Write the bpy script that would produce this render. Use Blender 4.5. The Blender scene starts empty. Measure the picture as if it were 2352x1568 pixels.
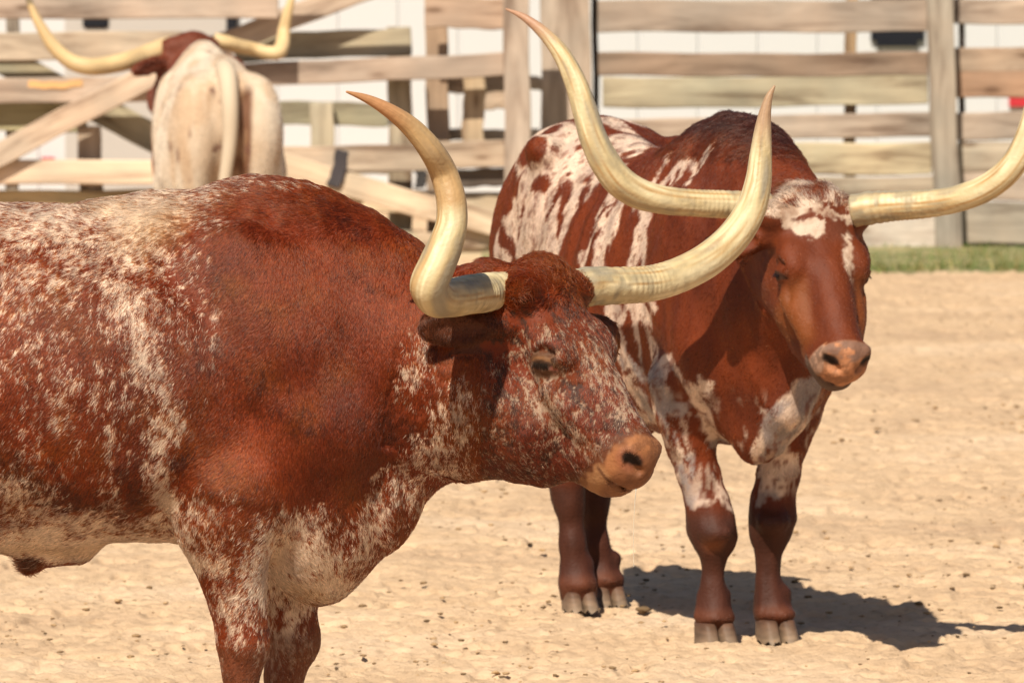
import bpy, math, random
import numpy as np
from mathutils import Vector, Matrix
from mathutils.bvhtree import BVHTree

# ------------------------------------------------------------------ camera, sky, sun, exposure
sc = bpy.context.scene
CAMZ = 2.18
F = 19600.0                 # focal length in pixels of a 2352 px wide picture
CX, CY = 1176.0, 784.0
HORIZON = -358.0
PITCH = math.atan((CY - HORIZON) / F)
cam_d = bpy.data.cameras.new('camera')
cam = bpy.data.objects.new('camera', cam_d)
sc.collection.objects.link(cam)
sc.camera = cam
cam_d.sensor_width = 36.0
cam_d.lens = F / 2352.0 * 36.0
cam_d.clip_start = 0.5
cam_d.clip_end = 3000
cam.location = (0, 0, CAMZ)
cam.rotation_euler = (math.pi / 2 - PITCH, 0, 0)
cam_d.dof.use_dof = True
cam_d.dof.focus_distance = 19.35
cam_d.dof.aperture_fstop = 13.0

SUN_DIR = np.array([0.30, 0.92, -1.08]); SUN_DIR /= np.linalg.norm(SUN_DIR)     # direction the light travels
w = bpy.data.worlds.new('World'); sc.world = w; w.use_nodes = True
nt = w.node_tree
sky = nt.nodes.new('ShaderNodeTexSky'); sky.sky_type = 'NISHITA'; sky.sun_disc = False
elev = math.asin(-SUN_DIR[2]); az = math.atan2(-SUN_DIR[0], -SUN_DIR[1])
sky.sun_elevation = elev; sky.sun_rotation = az
sky.altitude = 100; sky.air_density = 1.0; sky.dust_density = 1.5
bg = nt.nodes['Background']; bg.inputs['Strength'].default_value = 0.05
nt.links.new(sky.outputs[0], bg.inputs[0])
sl = bpy.data.lights.new('sun', 'SUN'); sl.energy = 5.0; sl.angle = math.radians(0.5); sl.color = (1.0, 0.915, 0.76)
so = bpy.data.objects.new('sun', sl); sc.collection.objects.link(so)
so.rotation_euler = Vector(SUN_DIR).to_track_quat('-Z', 'Y').to_euler()
so.location = (-6, -18, 25)
sc.view_settings.view_transform = 'Standard'; sc.view_settings.look = 'None'
sc.view_settings.exposure = 0.47; sc.view_settings.gamma = 1.0
sc.render.resolution_x = 1024; sc.render.resolution_y = 682
sc.cycles.max_bounces = 8; sc.cycles.transparent_max_bounces = 8

HAIR = 1.0      # share of the coat hairs that is grown
RNG = np.random.default_rng(7)
random.seed(7)

# ------------------------------------------------------------------ helpers
cp, sp = math.cos(PITCH), math.sin(PITCH)
def P(px, py, Y):
    """the point of the place seen at (px, py) of the 2352 px wide photograph, Y metres ahead"""
    a = (px - CX) / F; b = (CY - py) / F
    d = np.array([a, cp + b * sp, -sp + b * cp])
    return np.array([0, 0, CAMZ]) + d * (Y / d[1])
def to_px(p):
    q = np.asarray(p) - np.array([0, 0, CAMZ])
    dep = q[..., 1] * cp - q[..., 2] * sp
    up = q[..., 1] * sp + q[..., 2] * cp
    return CX + F * q[..., 0] / dep, CY - F * up / dep

def smooth01(x): x = np.clip(x, 0, 1); return x * x * (3 - 2 * x)
_T = np.random.default_rng(3).random((64, 64, 64)).astype(np.float32)
def vnoise(p):
    i = np.floor(p).astype(np.int32); f = (p - i).astype(np.float32); f = f * f * (3 - 2 * f)
    i &= 63; j = (i + 1) & 63
    x0, y0, z0 = i.T; x1, y1, z1 = j.T; fx, fy, fz = f.T
    c = lambda a, b, d: _T[a, b, d]
    a = c(x0, y0, z0) * (1 - fx) + c(x1, y0, z0) * fx
    b = c(x0, y1, z0) * (1 - fx) + c(x1, y1, z0) * fx
    d = c(x0, y0, z1) * (1 - fx) + c(x1, y0, z1) * fx
    e = c(x0, y1, z1) * (1 - fx) + c(x1, y1, z1) * fx
    return (a * (1 - fy) + b * fy) * (1 - fz) + (d * (1 - fy) + e * fy) * fz
def fnoise(p, o=3):
    s = 0; a = 1; t = 0
    for k in range(o):
        s = s + a * vnoise(p * (2.03 ** k) + 11.3 * k + 100); t += a; a *= 0.5
    return s / t

def link(o, parent=None):
    sc.collection.objects.link(o)
    if parent is not None: o.parent = parent
    return o
def tag(o, label=None, cat=None, group=None, kind=None):
    for k, v in (('label', label), ('category', cat), ('group', group), ('kind', kind)):
        if v: o[k] = v
    return o
def np_mesh(name, V, Fq, mat, parent=None, cols=None, smooth=True, attrs=None):
    me = bpy.data.meshes.new(name)
    V = np.asarray(V, np.float32); Fq = np.asarray(Fq, np.int32)
    n = Fq.shape[1]
    me.vertices.add(len(V)); me.vertices.foreach_set('co', V.ravel())
    me.loops.add(Fq.size); me.loops.foreach_set('vertex_index', Fq.ravel())
    me.polygons.add(len(Fq)); me.polygons.foreach_set('loop_start', np.arange(len(Fq), dtype=np.int32) * n)
    if smooth: me.polygons.foreach_set('use_smooth', np.ones(len(Fq), bool))
    me.update(calc_edges=True); me.validate()
    if cols is not None:
        a = me.attributes.new('Col', 'FLOAT_COLOR', 'POINT')
        c = np.ones((len(V), 4), np.float32); c[:, :3] = cols; a.data.foreach_set('color', c.ravel())
    for k, v in (attrs or {}).items():
        a = me.attributes.new(k, 'FLOAT', 'POINT'); a.data.foreach_set('value', np.asarray(v, np.float32))
    if mat: me.materials.append(mat)
    return link(bpy.data.objects.new(name, me), parent)
def empty(name, loc, parent=None):
    o = bpy.data.objects.new(name, None); o.location = loc; o.empty_display_size = .2
    return link(o, parent)

# ------------------------------------------------------------------ materials
def new_mat(name):
    m = bpy.data.materials.new(name); m.use_nodes = True
    n = m.node_tree; b = n.nodes['Principled BSDF']
    return m, n, b
def N(n, t, **kw):
    x = n.nodes.new(t)
    for k, v in kw.items():
        if k in x.inputs.keys(): x.inputs[k].default_value = v
        else: setattr(x, k, v)
    return x
def ramp(n, stops):
    r = n.nodes.new('ShaderNodeValToRGB')
    e = r.color_ramp.elements
    e[0].position, e[0].color = stops[0][0], (*stops[0][1], 1)
    e[1].position, e[1].color = stops[-1][0], (*stops[-1][1], 1)
    for p, c in stops[1:-1]:
        q = e.new(p); q.color = (*c, 1)
    return r
def mat_attr(name, rough=.6, bump=0.0, scale=200, sheen=0.0, spec=.3, coat=0.0):
    m, n, b = new_mat(name)
    a = N(n, 'ShaderNodeAttribute', attribute_name='Col')
    n.links.new(a.outputs['Color'], b.inputs['Base Color'])
    b.inputs['Roughness'].default_value = rough
    b.inputs['Specular IOR Level'].default_value = spec
    b.inputs['Sheen Weight'].default_value = sheen
    b.inputs['Coat Weight'].default_value = coat
    if bump:
        t = N(n, 'ShaderNodeTexNoise', Scale=scale, Detail=4.0)
        tc = N(n, 'ShaderNodeTexCoord'); n.links.new(tc.outputs['Object'], t.inputs['Vector'])
        bp = N(n, 'ShaderNodeBump', Strength=bump, Distance=.004)
        n.links.new(t.outputs[0], bp.inputs['Height']); n.links.new(bp.outputs[0], b.inputs['Normal'])
    return m
M_SKIN = mat_attr('hide', .65, .5, 120, 0, .25)
M_HORN = mat_attr('horn_keratin', .50, .45, 90, 0, .35)
M_HOOF = mat_attr('hoof', .6, .6, 60, 0, .3)
m, n, b = new_mat('wet_eye'); b.inputs['Base Color'].default_value = (.01, .006, .004, 1); b.inputs['Roughness'].default_value = .3; M_EYE = m
def hair_mat():
    m, n, b = new_mat('coat_hair')
    a = N(n, 'ShaderNodeAttribute', attribute_name='hc')
    h = n.nodes.new('ShaderNodeBsdfHairPrincipled'); h.model = 'CHIANG'; h.parametrization = 'COLOR'
    n.links.new(a.outputs['Color'], h.inputs['Color'])
    h.inputs['Roughness'].default_value = .28; h.inputs['Radial Roughness'].default_value = .55
    h.inputs['Coat'].default_value = 0.0; h.inputs['IOR'].default_value = 1.45; h.inputs['Random Roughness'].default_value = .3
    n.links.new(a.outputs['Color'], b.inputs['Base Color'])
    b.inputs['Roughness'].default_value = .6; b.inputs['Specular IOR Level'].default_value = .1
    mx = n.nodes.new('ShaderNodeMixShader'); mx.inputs[0].default_value = .55
    n.links.new(b.outputs[0], mx.inputs[1]); n.links.new(h.outputs[0], mx.inputs[2])
    n.links.new(mx.outputs[0], n.nodes['Material Output'].inputs['Surface'])
    return m
M_HAIR = hair_mat()

# ------------------------------------------------------------------ implicit surfaces: one continuous skin per animal
def make_axis(lo, hi, h, fine=()):
    out = [lo]; x = lo
    while x < hi:
        s = h
        for a, b_, hf in fine:
            if a - 1e-9 <= x < b_: s = min(s, hf)
        x += s; out.append(x)
    return np.array(out, np.float32)
class Skin:
    def __init__(s, X, Y, Z):
        s.ax = (X, Y, Z); s.F = np.full((len(X), len(Y), len(Z)), 0.5, np.float32)
    def _sub(s, lo, hi):
        sl = []
        for k in range(3):
            i0 = max(0, np.searchsorted(s.ax[k], lo[k]) - 1); i1 = min(len(s.ax[k]), np.searchsorted(s.ax[k], hi[k]) + 1)
            if i1 - i0 < 2: return None, None
            sl.append(slice(i0, i1))
        g = np.meshgrid(*[s.ax[k][sl[k]] for k in range(3)], indexing='ij', copy=False)
        return tuple(sl), np.stack(g, -1)
    def add(s, fn, lo, hi, k=.02, op='u'):
        m = k + .02
        sl, Q = s._sub(np.asarray(lo) - m, np.asarray(hi) + m)
        if sl is None: return
        sh = Q.shape[:3]
        d = fn(Q.reshape(-1, 3)).reshape(sh).astype(np.float32)
        a = s.F[sl]
        if op == 'u':
            h = np.maximum(k - np.abs(a - d), 0) / k
            s.F[sl] = np.minimum(a, d) - h * h * k * .25
        else:
            d = -d; h = np.maximum(k - np.abs(a - d), 0) / k
            s.F[sl] = np.maximum(a, d) + h * h * k * .25
    def cone(s, p0, p1, r0, r1, k=.03, op='u', sq=None):
        p0 = np.asarray(p0, float); p1 = np.asarray(p1, float); r = max(r0, r1)
        ab = p1 - p0; L = ab @ ab + 1e-12
        def fn(Q):
            t = np.clip(((Q - p0) @ ab) / L, 0, 1)[:, None]
            v = Q - (p0 + t * ab)
            if sq is not None:
                ax, f = sq; c = (v @ ax)[:, None] * ax; v = v + c * (f - 1)
            return np.sqrt((v * v).sum(1)) - (r0 + (r1 - r0) * t[:, 0])
        s.add(fn, np.minimum(p0, p1) - r, np.maximum(p0, p1) + r, k, op)
    def chain(s, pts, k=.03, sq=None):
        for a, b_ in zip(pts[:-1], pts[1:]): s.cone(a[0], b_[0], a[1], b_[1], k, sq=sq)
    def ell(s, c, R, rad, k=.03, op='u'):
        """R: 3x3, rows are the ellipsoid's axes"""
        c = np.asarray(c, float); rad = np.asarray(rad, float); R = np.asarray(R, float)
        def fn(Q):
            v = (Q - c) @ R.T
            r = np.sqrt((v * v).sum(1)); q = np.sqrt(((v / rad) ** 2).sum(1)) + 1e-6
            return np.where(q > .3, r * (1 - 1 / q), -rad.min() * (1 - q))
        ext = np.sqrt(((R * rad[:, None]) ** 2).sum(0))
        s.add(fn, c - ext, c + ext, k, op)
    def loft(s, O, U, W, tab, k=.03, caps=(.1, .1)):
        """tab rows: u, top, bottom, half width, centre offset w, belly fraction, exponent above, exponent below"""
        T = np.array(tab, float); u = T[:, 0]; uu = np.linspace(u[0], u[-1], 400)
        def herm(y):
            m = np.gradient(y, u); i = np.clip(np.searchsorted(u, uu) - 1, 0, len(u) - 2)
            h = u[i + 1] - u[i]; t = (uu - u[i]) / h
            return ((2 * t**3 - 3 * t**2 + 1) * y[i] + (t**3 - 2 * t**2 + t) * h * m[i] + (-2 * t**3 + 3 * t**2) * y[i + 1] + (t**3 - t**2) * h * m[i + 1])
        C = [herm(T[:, k_]) for k_ in range(1, 8)]
        O = np.asarray(O, float)
        def fn(Q):
            v = Q - O; a = v @ U; b_ = v @ W; z = v[:, 2]
            top, bot, hw, off, fr, et, eb = [np.interp(a, uu, c) for c in C]
            over = np.maximum(np.maximum(uu[0] - a, a - uu[-1]), 0)
            zc = bot + (top - bot) * fr
            up = z > zc
            az_ = np.where(up, top - zc, zc - bot); e = np.where(up, et, eb)
            bb = b_ - off; zz = z - zc
            q = ((np.abs(bb) / hw) ** e + (np.abs(zz) / az_) ** e) ** (1 / e) + 1e-6
            r = np.sqrt(bb * bb + zz * zz)
            d = np.where(q > .3, r * (1 - 1 / q), -np.minimum(hw, az_) * (1 - q))
            return np.where(over > 0, np.maximum(d, 0) + over, d)
        m = T[:, 3].max() + abs(T[:, 4]).max()
        c = np.array([O + U * u[i] + W * s_ * m for i in (0, -1) for s_ in (-1, 1)])
        lo = c.min(0); hi = c.max(0); lo[2] = O[2] + T[:, 2].min(); hi[2] = O[2] + T[:, 1].max()
        s.add(fn, lo, hi, k)
    relief = None
    def mesh(s, smooth=2):
        X, Y, Z = s.ax; Fd = s.F; S = Fd < 0
        c = [(i, j, k) for i in (0, 1) for j in (0, 1) for k in (0, 1)]
        n = tuple(d - 1 for d in S.shape)
        cnt = np.zeros(n, np.int8)
        for i, j, k in c: cnt += S[i:i + n[0], j:j + n[1], k:k + n[2]]
        act = (cnt > 0) & (cnt < 8)
        I = np.argwhere(act); idx = np.full(n, -1, np.int32); idx[act] = np.arange(len(I))
        acc = np.zeros((len(I), 3)); num = np.zeros(len(I))
        ax = (X, Y, Z)
        for a in c:
            for dim in range(3):
                if a[dim] == 1: continue
                b_ = list(a); b_[dim] = 1
                A = I + np.array(a); B = I + np.array(b_)
                fa = Fd[tuple(A.T)]; fb = Fd[tuple(B.T)]
                m = (fa < 0) != (fb < 0)
                t = np.where(m, fa / np.where(m, fa - fb, 1), 0)
                pa = np.stack([ax[q][A[:, q]] for q in range(3)], 1); pb = np.stack([ax[q][B[:, q]] for q in range(3)], 1)
                acc += np.where(m[:, None], pa + (pb - pa) * t[:, None], 0); num += m
        V = acc / num[:, None]
        Q = []
        for dim in range(3):
            sa = [slice(None)] * 3; sb = [slice(None)] * 3
            sa[dim] = slice(0, -1); sb[dim] = slice(1, None)
            o1, o2 = [q for q in range(3) if q != dim]
            m = S[tuple(sa)] != S[tuple(sb)]
            E = np.argwhere(m)
            E = E[(E[:, o1] > 0) & (E[:, o2] > 0) & (E[:, o1] < n[o1]) & (E[:, o2] < n[o2])]
            e1 = np.zeros(3, int); e1[o1] = 1; e2 = np.zeros(3, int); e2[o2] = 1
            q = np.stack([idx[tuple((E - e1 - e2).T)], idx[tuple((E - e2).T)], idx[tuple(E.T)], idx[tuple((E - e1).T)]], 1)
            fl = S[tuple(E.T)] ^ (dim == 1)
            q = np.where(fl[:, None], q, q[:, ::-1])
            Q.append(q)
        Q = np.concatenate(Q)
        for _ in range(smooth):
            a = np.concatenate([Q[:, [0, 1]], Q[:, [1, 2]], Q[:, [2, 3]], Q[:, [3, 0]]])
            s_ = np.zeros_like(V); cn = np.bincount(a[:, 0], minlength=len(V)) + np.bincount(a[:, 1], minlength=len(V))
            for d in range(3):
                s_[:, d] = np.bincount(a[:, 0], V[a[:, 1], d], len(V)) + np.bincount(a[:, 1], V[a[:, 0], d], len(V))
            V = V * .45 + .55 * s_ / np.maximum(cn, 1)[:, None]
        if s.relief is not None:
            n_ = vert_normals(V, Q); V = V + n_ * s.relief(V)[:, None]
        return V, Q
def vert_normals(V, Q):
    n = np.cross(V[Q[:, 2]] - V[Q[:, 0]], V[Q[:, 3]] - V[Q[:, 1]]); out = np.zeros_like(V)
    for d in range(3):
        for k in range(4): out[:, d] += np.bincount(Q[:, k], n[:, d], len(V))
    return out / (np.linalg.norm(out, axis=1)[:, None] + 1e-12)

# ------------------------------------------------------------------ the head all three animals share
class Head:
    """s: from poll to muzzle, t: up out of the brow, l: towards the animal's left"""
    def __init__(h, O, a, pitch, scale=1.0, roll=0.0, lat=1.0):
        h.O = np.asarray(O, float); h.k = scale; h.lat = lat
        Fh = np.array([math.sin(a), -math.cos(a), 0]); up = np.array([0, 0, 1.0])
        L = np.array([math.cos(a), math.sin(a), 0])
        h.S = math.cos(pitch) * Fh - math.sin(pitch) * up
        h.T = math.sin(pitch) * Fh + math.cos(pitch) * up
        h.L = L * math.cos(roll) + h.T * math.sin(roll); h.T = h.T * math.cos(roll) - L * math.sin(roll)
        h.R = np.stack([h.S, h.T, h.L])
    def p(h, s, t, l): return h.O + h.k * (s * h.S + t * h.T + l * h.lat * h.L)
    def local(h, Q): return ((Q - h.O) @ h.R.T) / (h.k * np.array([1, 1, h.lat]))
    def build(h, sk, ears=None, jowl=1.0):
        k = h.k; E = lambda c, r, kk=.03, op='u': sk.ell(h.p(*c), h.R, np.array(r) * k * np.array([1, 1, h.lat]), kk, op)
        E((.0, -.005, 0), (.075, .062, .098), .03)
        E((.09, -.055, 0), (.13, .09, .092), .04)
        E((.12, -.024, 0), (.15, .062, .098), .03)
        for q in (-1, 1):
            E((.02, .0, q * .095), (.045, .045, .05), .03)                 # horn root
            E((.165, -.006, q * .082), (.060, .042, .034), .04)            # brow over the eye
            E((.255, -.055, q * .066), (.11, .045, .030), .03)             # cheek bone
            E((.17, -.135, q * .05), (.125, .10, .046 * jowl), .035)       # jowl
            E((.10, -.17, q * .05), (.10, .09, .042 * jowl), .04)
            sk.cone(h.p(.24, -.062, q * .098), h.p(.36, -.060, q * .070), .011 * k, .006 * k, .04)   # facial crest
        sk.cone(h.p(.2, -.012, 0), h.p(.45, -.008, 0), .066 * k, .049 * k, .03)
        sk.cone(h.p(.28, -.195, 0), h.p(.455, -.108, 0), .062 * k, .040 * k, .04)
        sk.cone(h.p(.27, -.055, 0), h.p(.47, -.035, 0), .062 * k, .050 * k, .03)
        sk.cone(h.p(.20, -.150, 0), h.p(.45, -.078, 0), .060 * k, .042 * k, .035)
        E((.449, -.008, 0), (.038, .042, .052), .035)                       # muzzle pad
        for q in (-1, 1):
            E((.452, -.040, q * .031), (.044, .038, .031), .03)
            E((.38, -.075, q * .036), (.09, .055, .032), .035)
            E((.456, .006, q * .043), (.020, .027, .022), .02)         # wing of the nostril
        E((.470, -.088, 0), (.038, .024, .038), .02)                       # chin and lower lip
        sk.cone(h.p(.500, -.068, -.03), h.p(.500, -.068, .03), .005 * k, .005 * k, .008, 's')
        for q in (-1, 1):
            sk.cone(h.p(.43, -.066, q * .054), h.p(.515, -.071, q * .040), .004 * k, .005 * k, .007, 's')
            # nostril: comma shaped
            sk.cone(h.p(.501, -.003, q * .028), h.p(.486, .005, q * .051), .0115 * k, .0165 * k, .006, 's')
            sk.cone(h.p(.486, .005, q * .053), h.p(.462, .017, q * .067), .0145 * k, .007 * k, .006, 's')
            # eye: the slit runs level when the head hangs; heavy lids
            e1 = np.array([.62, .78, 0]); e2 = np.array([-.78, .62, 0]); c = np.array([.188, -.034, 0])
            pt = lambda a, b_, l_: h.p(*(c + e1 * a + e2 * b_ + np.array([0, 0, q * l_])))
            E((.188, -.034, q * .090), (.036, .036, .026), .02)
            sk.chain([(pt(-.026, .000, .104), .008 * k), (pt(-.008, .012, .108), .0105 * k), (pt(.012, .011, .107), .010 * k), (pt(.027, -.002, .102), .007 * k)], .006)   # upper lid
            sk.chain([(pt(-.026, -.002, .104), .007 * k), (pt(-.004, -.013, .104), .008 * k), (pt(.026, -.006, .102), .007 * k)], .006)
            for b_, r_, x0 in ((.030, .0035, -.03), (.042, .003, -.02), (-.028, .003, -.02)):
                pts_ = [pt(x0, b_ * .75, .112), pt(0, b_, .113), pt(.026, b_ * .8, .106)]
                for a1, a2 in zip(pts_[:-1], pts_[1:]): sk.cone(a1, a2, r_ * k, r_ * k, .012, 's')
            sk.chain([(pt(.030, -.006, .102), .004 * k), (h.p(.245, -.040, q * .094), .004 * k), (h.p(.30, -.05, q * .084), .002 * k)], .002) if False else sk.cone(pt(.032, -.006, .104), h.p(.262, -.040, q * .094), .004 * k, .002 * k, .014, 's')
            a1, a2, a3 = pt(-.024, -.001, .1195), pt(.0, .000, .121), pt(.022, -.004, .116)
            sk.cone(a1, a2, .0040 * k, .0050 * k, .004, 's'); sk.cone(a2, a3, .0050 * k, .0040 * k, .004, 's')
        for (root, tip, up_, wd) in (ears or []):
            root = np.asarray(root, float); tip = np.asarray(tip, float); d = tip - root; Le = np.linalg.norm(d); d /= Le
            up_ = np.asarray(up_, float); up_ = up_ - (up_ @ d) * d; up_ /= np.linalg.norm(up_); nn = np.cross(d, up_)
            R = np.stack([d, up_, nn])
            sk.cone(root, root + d * Le * .45, .030, .030, .03)
            sk.ell(root + d * Le * .55, R, (Le * .5, wd, .018), .015)
            sk.ell(root + d * Le * .58 - nn * .022, R, (Le * .36, wd * .62, .016), .01, 's')

def sweep(name, pts, rad, mat, parent, colfn, seg=40, n=260, rings=0.0, seed=0):
    """a tapering tube through pts; colours come from colfn(t, angle, points)"""
    pts = np.array(pts, float); rad = np.array(rad, float)
    d = np.r_[0, np.cumsum(np.linalg.norm(np.diff(pts, axis=0), axis=1))]; L = d[-1]
    t = np.linspace(0, 1, n) ** 0.9 * L
    def cr(y):
        m = np.gradient(y, d, axis=0); i = np.clip(np.searchsorted(d, t) - 1, 0, len(d) - 2)
        h = (d[i + 1] - d[i]); q = (t - d[i]) / h
        sh = (lambda a: a[:, None]) if y.ndim == 2 else (lambda a: a)
        return (sh(2 * q**3 - 3 * q**2 + 1) * y[i] + sh((q**3 - 2 * q**2 + q) * h) * m[i] + sh(-2 * q**3 + 3 * q**2) * y[i + 1] + sh((q**3 - q**2) * h) * m[i + 1])
    C = cr(pts)
    for _ in range(6): C[1:-1] = (C[:-2] + 2 * C[1:-1] + C[2:]) / 4
    R = np.maximum(np.interp(t, d, rad), .0008)
    for _ in range(10): R[1:-1] = (R[:-2] + 2 * R[1:-1] + R[2:]) / 4
    T = np.gradient(C, axis=0); T /= np.linalg.norm(T, axis=1)[:, None]
    nrm = np.zeros_like(C); v = np.cross(T[0], [0.3, .2, 1.0]); v /= np.linalg.norm(v)
    for i in range(n):
        v = v - (v @ T[i]) * T[i]; v /= np.linalg.norm(v); nrm[i] = v
    bi = np.cross(T, nrm)
    an = np.linspace(0, 2 * np.pi, seg, endpoint=False)
    tt = t / L
    if rings > 0:
        ph = t / .021 + 1.3 * np.sin(t * 23 + seed)
        R = R * (1 + rings * np.sin(ph * 2 * np.pi) * np.clip(1 - t / .30, 0, 1) ** .6)
    V = C[:, None] + R[:, None, None] * (np.cos(an)[None, :, None] * nrm[:, None] + np.sin(an)[None, :, None] * bi[:, None])
    nz = fnoise(np.stack([np.repeat(t * 9, seg), np.tile(np.cos(an) * 1.5, n) + seed, np.tile(np.sin(an) * 1.5, n)], 1), 3).reshape(n, seg)
    V += ((nz - .5) * .05 * R[:, None])[..., None] * (V - C[:, None]) / R[:, None, None]
    cols = colfn(np.repeat(tt, seg), np.repeat(t, seg), np.tile(an, n), seed)
    V = V.reshape(-1, 3); i = np.arange(n - 1)[:, None] * seg; j = np.arange(seg)[None]; j2 = (j + 1) % seg
    Q = np.stack([i + j, i + j2, i + seg + j2, i + seg + j], -1).reshape(-1, 4)
    V = np.r_[V, [C[-1] + T[-1] * R[-1]], [C[0]]]
    cols = np.r_[cols, cols[-1:], cols[:1]]
    e = (n - 1) * seg
    Q = np.r_[Q, np.stack([e + np.arange(seg), e + (np.arange(seg) + 1) % seg, np.full(seg, len(V) - 2), np.full(seg, len(V) - 2)], 1)]
    me_f = Q.tolist(); me_f = [q if q[2] != q[3] else q[:3] for q in me_f] + [[int((k + 1) % seg), int(k), len(V) - 1] for k in range(seg)]
    me = bpy.data.meshes.new(name); me.from_pydata(V.tolist(), [], me_f); me.polygons.foreach_set('use_smooth', [True] * len(me_f))
    a = me.attributes.new('Col', 'FLOAT_COLOR', 'POINT'); c = np.ones((len(V), 4), np.float32); c[:, :3] = cols; a.data.foreach_set('color', c.ravel())
    me.materials.append(mat); me.update()
    return link(bpy.data.objects.new(name, me), parent)

def mixc(a, b, f): return a + (np.asarray(b) - a) * np.clip(f, 0, 1)[:, None]
def horn_cols(tipc, midc=None):
    def fn(tt, t, an, seed):
        q = np.stack([t * 8, np.cos(an) * 1.2 + seed, np.sin(an) * 1.2], 1)
        st = np.stack([t * 5, np.cos(an) * 7 + seed * 3, np.sin(an) * 7], 1)
        n1 = fnoise(q, 3); n2 = fnoise(st, 3); n3 = vnoise(np.stack([t * 60, np.cos(an) * 2 + seed, np.sin(an) * 2], 1))
        c = np.tile([.48, .39, .23], (len(t), 1))
        c = mixc(c, [.64, .56, .385], (n1 - .45) * 4)
        c = mixc(c, [.38, .22, .085], (n2 - .53) * 4.5)
        c = mixc(c, [.29, .255, .195], (.48 - n1) * 5)
        ring = np.clip((n3 - .5) * 3.4, 0, 1) * np.clip(1.15 - t / .36, 0, 1)
        c = mixc(c, [.27, .235, .17], ring * .85)
        if midc is not None: c = mixc(c, midc, smooth01((tt - .56) / .06) * .85 * (.6 + .8 * n1))
        c = mixc(c, tipc, smooth01((tt - .80) / .12))
        fl = vnoise(np.stack([t * 30, np.cos(an) * 14 + seed, np.sin(an) * 14], 1))
        c = c * (.80 + .30 * fl)[:, None] * np.array([1.0, .96, .88])
        return c
    return fn

def hooves(par, V, name='hoof'):
    pass

# ------------------------------------------------------------------ coats
LIN = lambda r, g, b_: np.array([((c / 255 + .055) / 1.055) ** 2.4 for c in (r, g, b_)])
RED = np.array([.140, .0215, .0022]); DARKRED = np.array([.060, .012, .004]); PALE = np.array([.56, .42, .315]); TAN = np.array([.50, .28, .11])
GREY = np.array([.30, .25, .22]); BLACKISH = np.array([.035, .022, .018])

def grow(name, V, Q, parent, count, colour, direction, length, lift=.28, radius=.00075, seed=1, jitter=.22, cam_bias=True, npts=4, head=None):
    rng = np.random.default_rng(seed); count = int(count * HAIR)
    a = np.linalg.norm(np.cross(V[Q[:, 1]] - V[Q[:, 0]], V[Q[:, 3]] - V[Q[:, 0]]), axis=1)
    fc = V[Q].mean(1); VN = vert_normals(V, Q); fn = VN[Q].mean(1)
    ln = length(fc)
    wgt = a * (ln > 0) * np.clip(.022 / np.maximum(ln, .004), .6, 2.2)
    if cam_bias: wgt = wgt * np.where(fn[:, 1] < .35, 1, .15)
    px, py = to_px(fc); inside = (px > -120) & (px < 2470) & (py > -80) & (py < 1650)
    wgt = wgt * np.where(inside, 1, .12)
    pk = rng.choice(len(Q), count, p=wgt / wgt.sum())
    uv = rng.random((count, 2)); q = Q[pk]
    lerp = lambda A: ((A[q[:, 0]] * (1 - uv[:, :1]) + A[q[:, 1]] * uv[:, :1]) * (1 - uv[:, 1:]) + (A[q[:, 3]] * (1 - uv[:, :1]) + A[q[:, 2]] * uv[:, :1]) * uv[:, 1:])
    R = lerp(V); n = lerp(VN); n /= np.linalg.norm(n, axis=1)[:, None]
    col = colour(R, n, True)
    d = direction(R, n)
    swirl = np.stack([vnoise(R * 9 + k * 31.7) for k in range(3)], 1) - .5
    fine = np.stack([vnoise(R * 45 + k * 17.7) for k in range(3)], 1) - .5
    d = d + swirl * .55 + fine * .38 + rng.normal(0, jitter, d.shape)
    d -= (d * n).sum(1)[:, None] * n; d /= np.linalg.norm(d, axis=1)[:, None]
    L = length(R) * rng.uniform(.6, 1.2, count)
    li = lift * rng.uniform(.4, 1.6, count)
    ts = np.linspace(0, 1, npts)
    pos = np.empty((count, npts, 3), np.float32)
    for i, t_ in enumerate(ts):
        pos[:, i] = R - n * .0015 + (d * (t_ * L)[:, None]) + n * (li * L * (t_ - .62 * t_ * t_))[:, None]
    cu = bpy.data.hair_curves.new(name); cu.add_curves([npts] * count)
    cu.attributes['position'].data.foreach_set('vector', pos.ravel())
    ra = cu.attributes.get('radius') or cu.attributes.new('radius', 'FLOAT', 'POINT')
    ra.data.foreach_set('value', np.tile((radius * np.array([1, 1, .75, .25][:npts] if npts == 4 else [1, .8, .3])).astype(np.float32), count))
    col = col * np.exp(rng.normal(0, .30, count))[:, None]
    at = cu.attributes.new('hc', 'FLOAT_COLOR', 'CURVE')
    c4 = np.ones((count, 4), np.float32); c4[:, :3] = np.clip(col, 0, 1); at.data.foreach_set('color', c4.ravel())
    cu.materials.append(M_HAIR)
    return link(bpy.data.objects.new(name, cu), parent)

I3 = np.eye(3)
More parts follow.
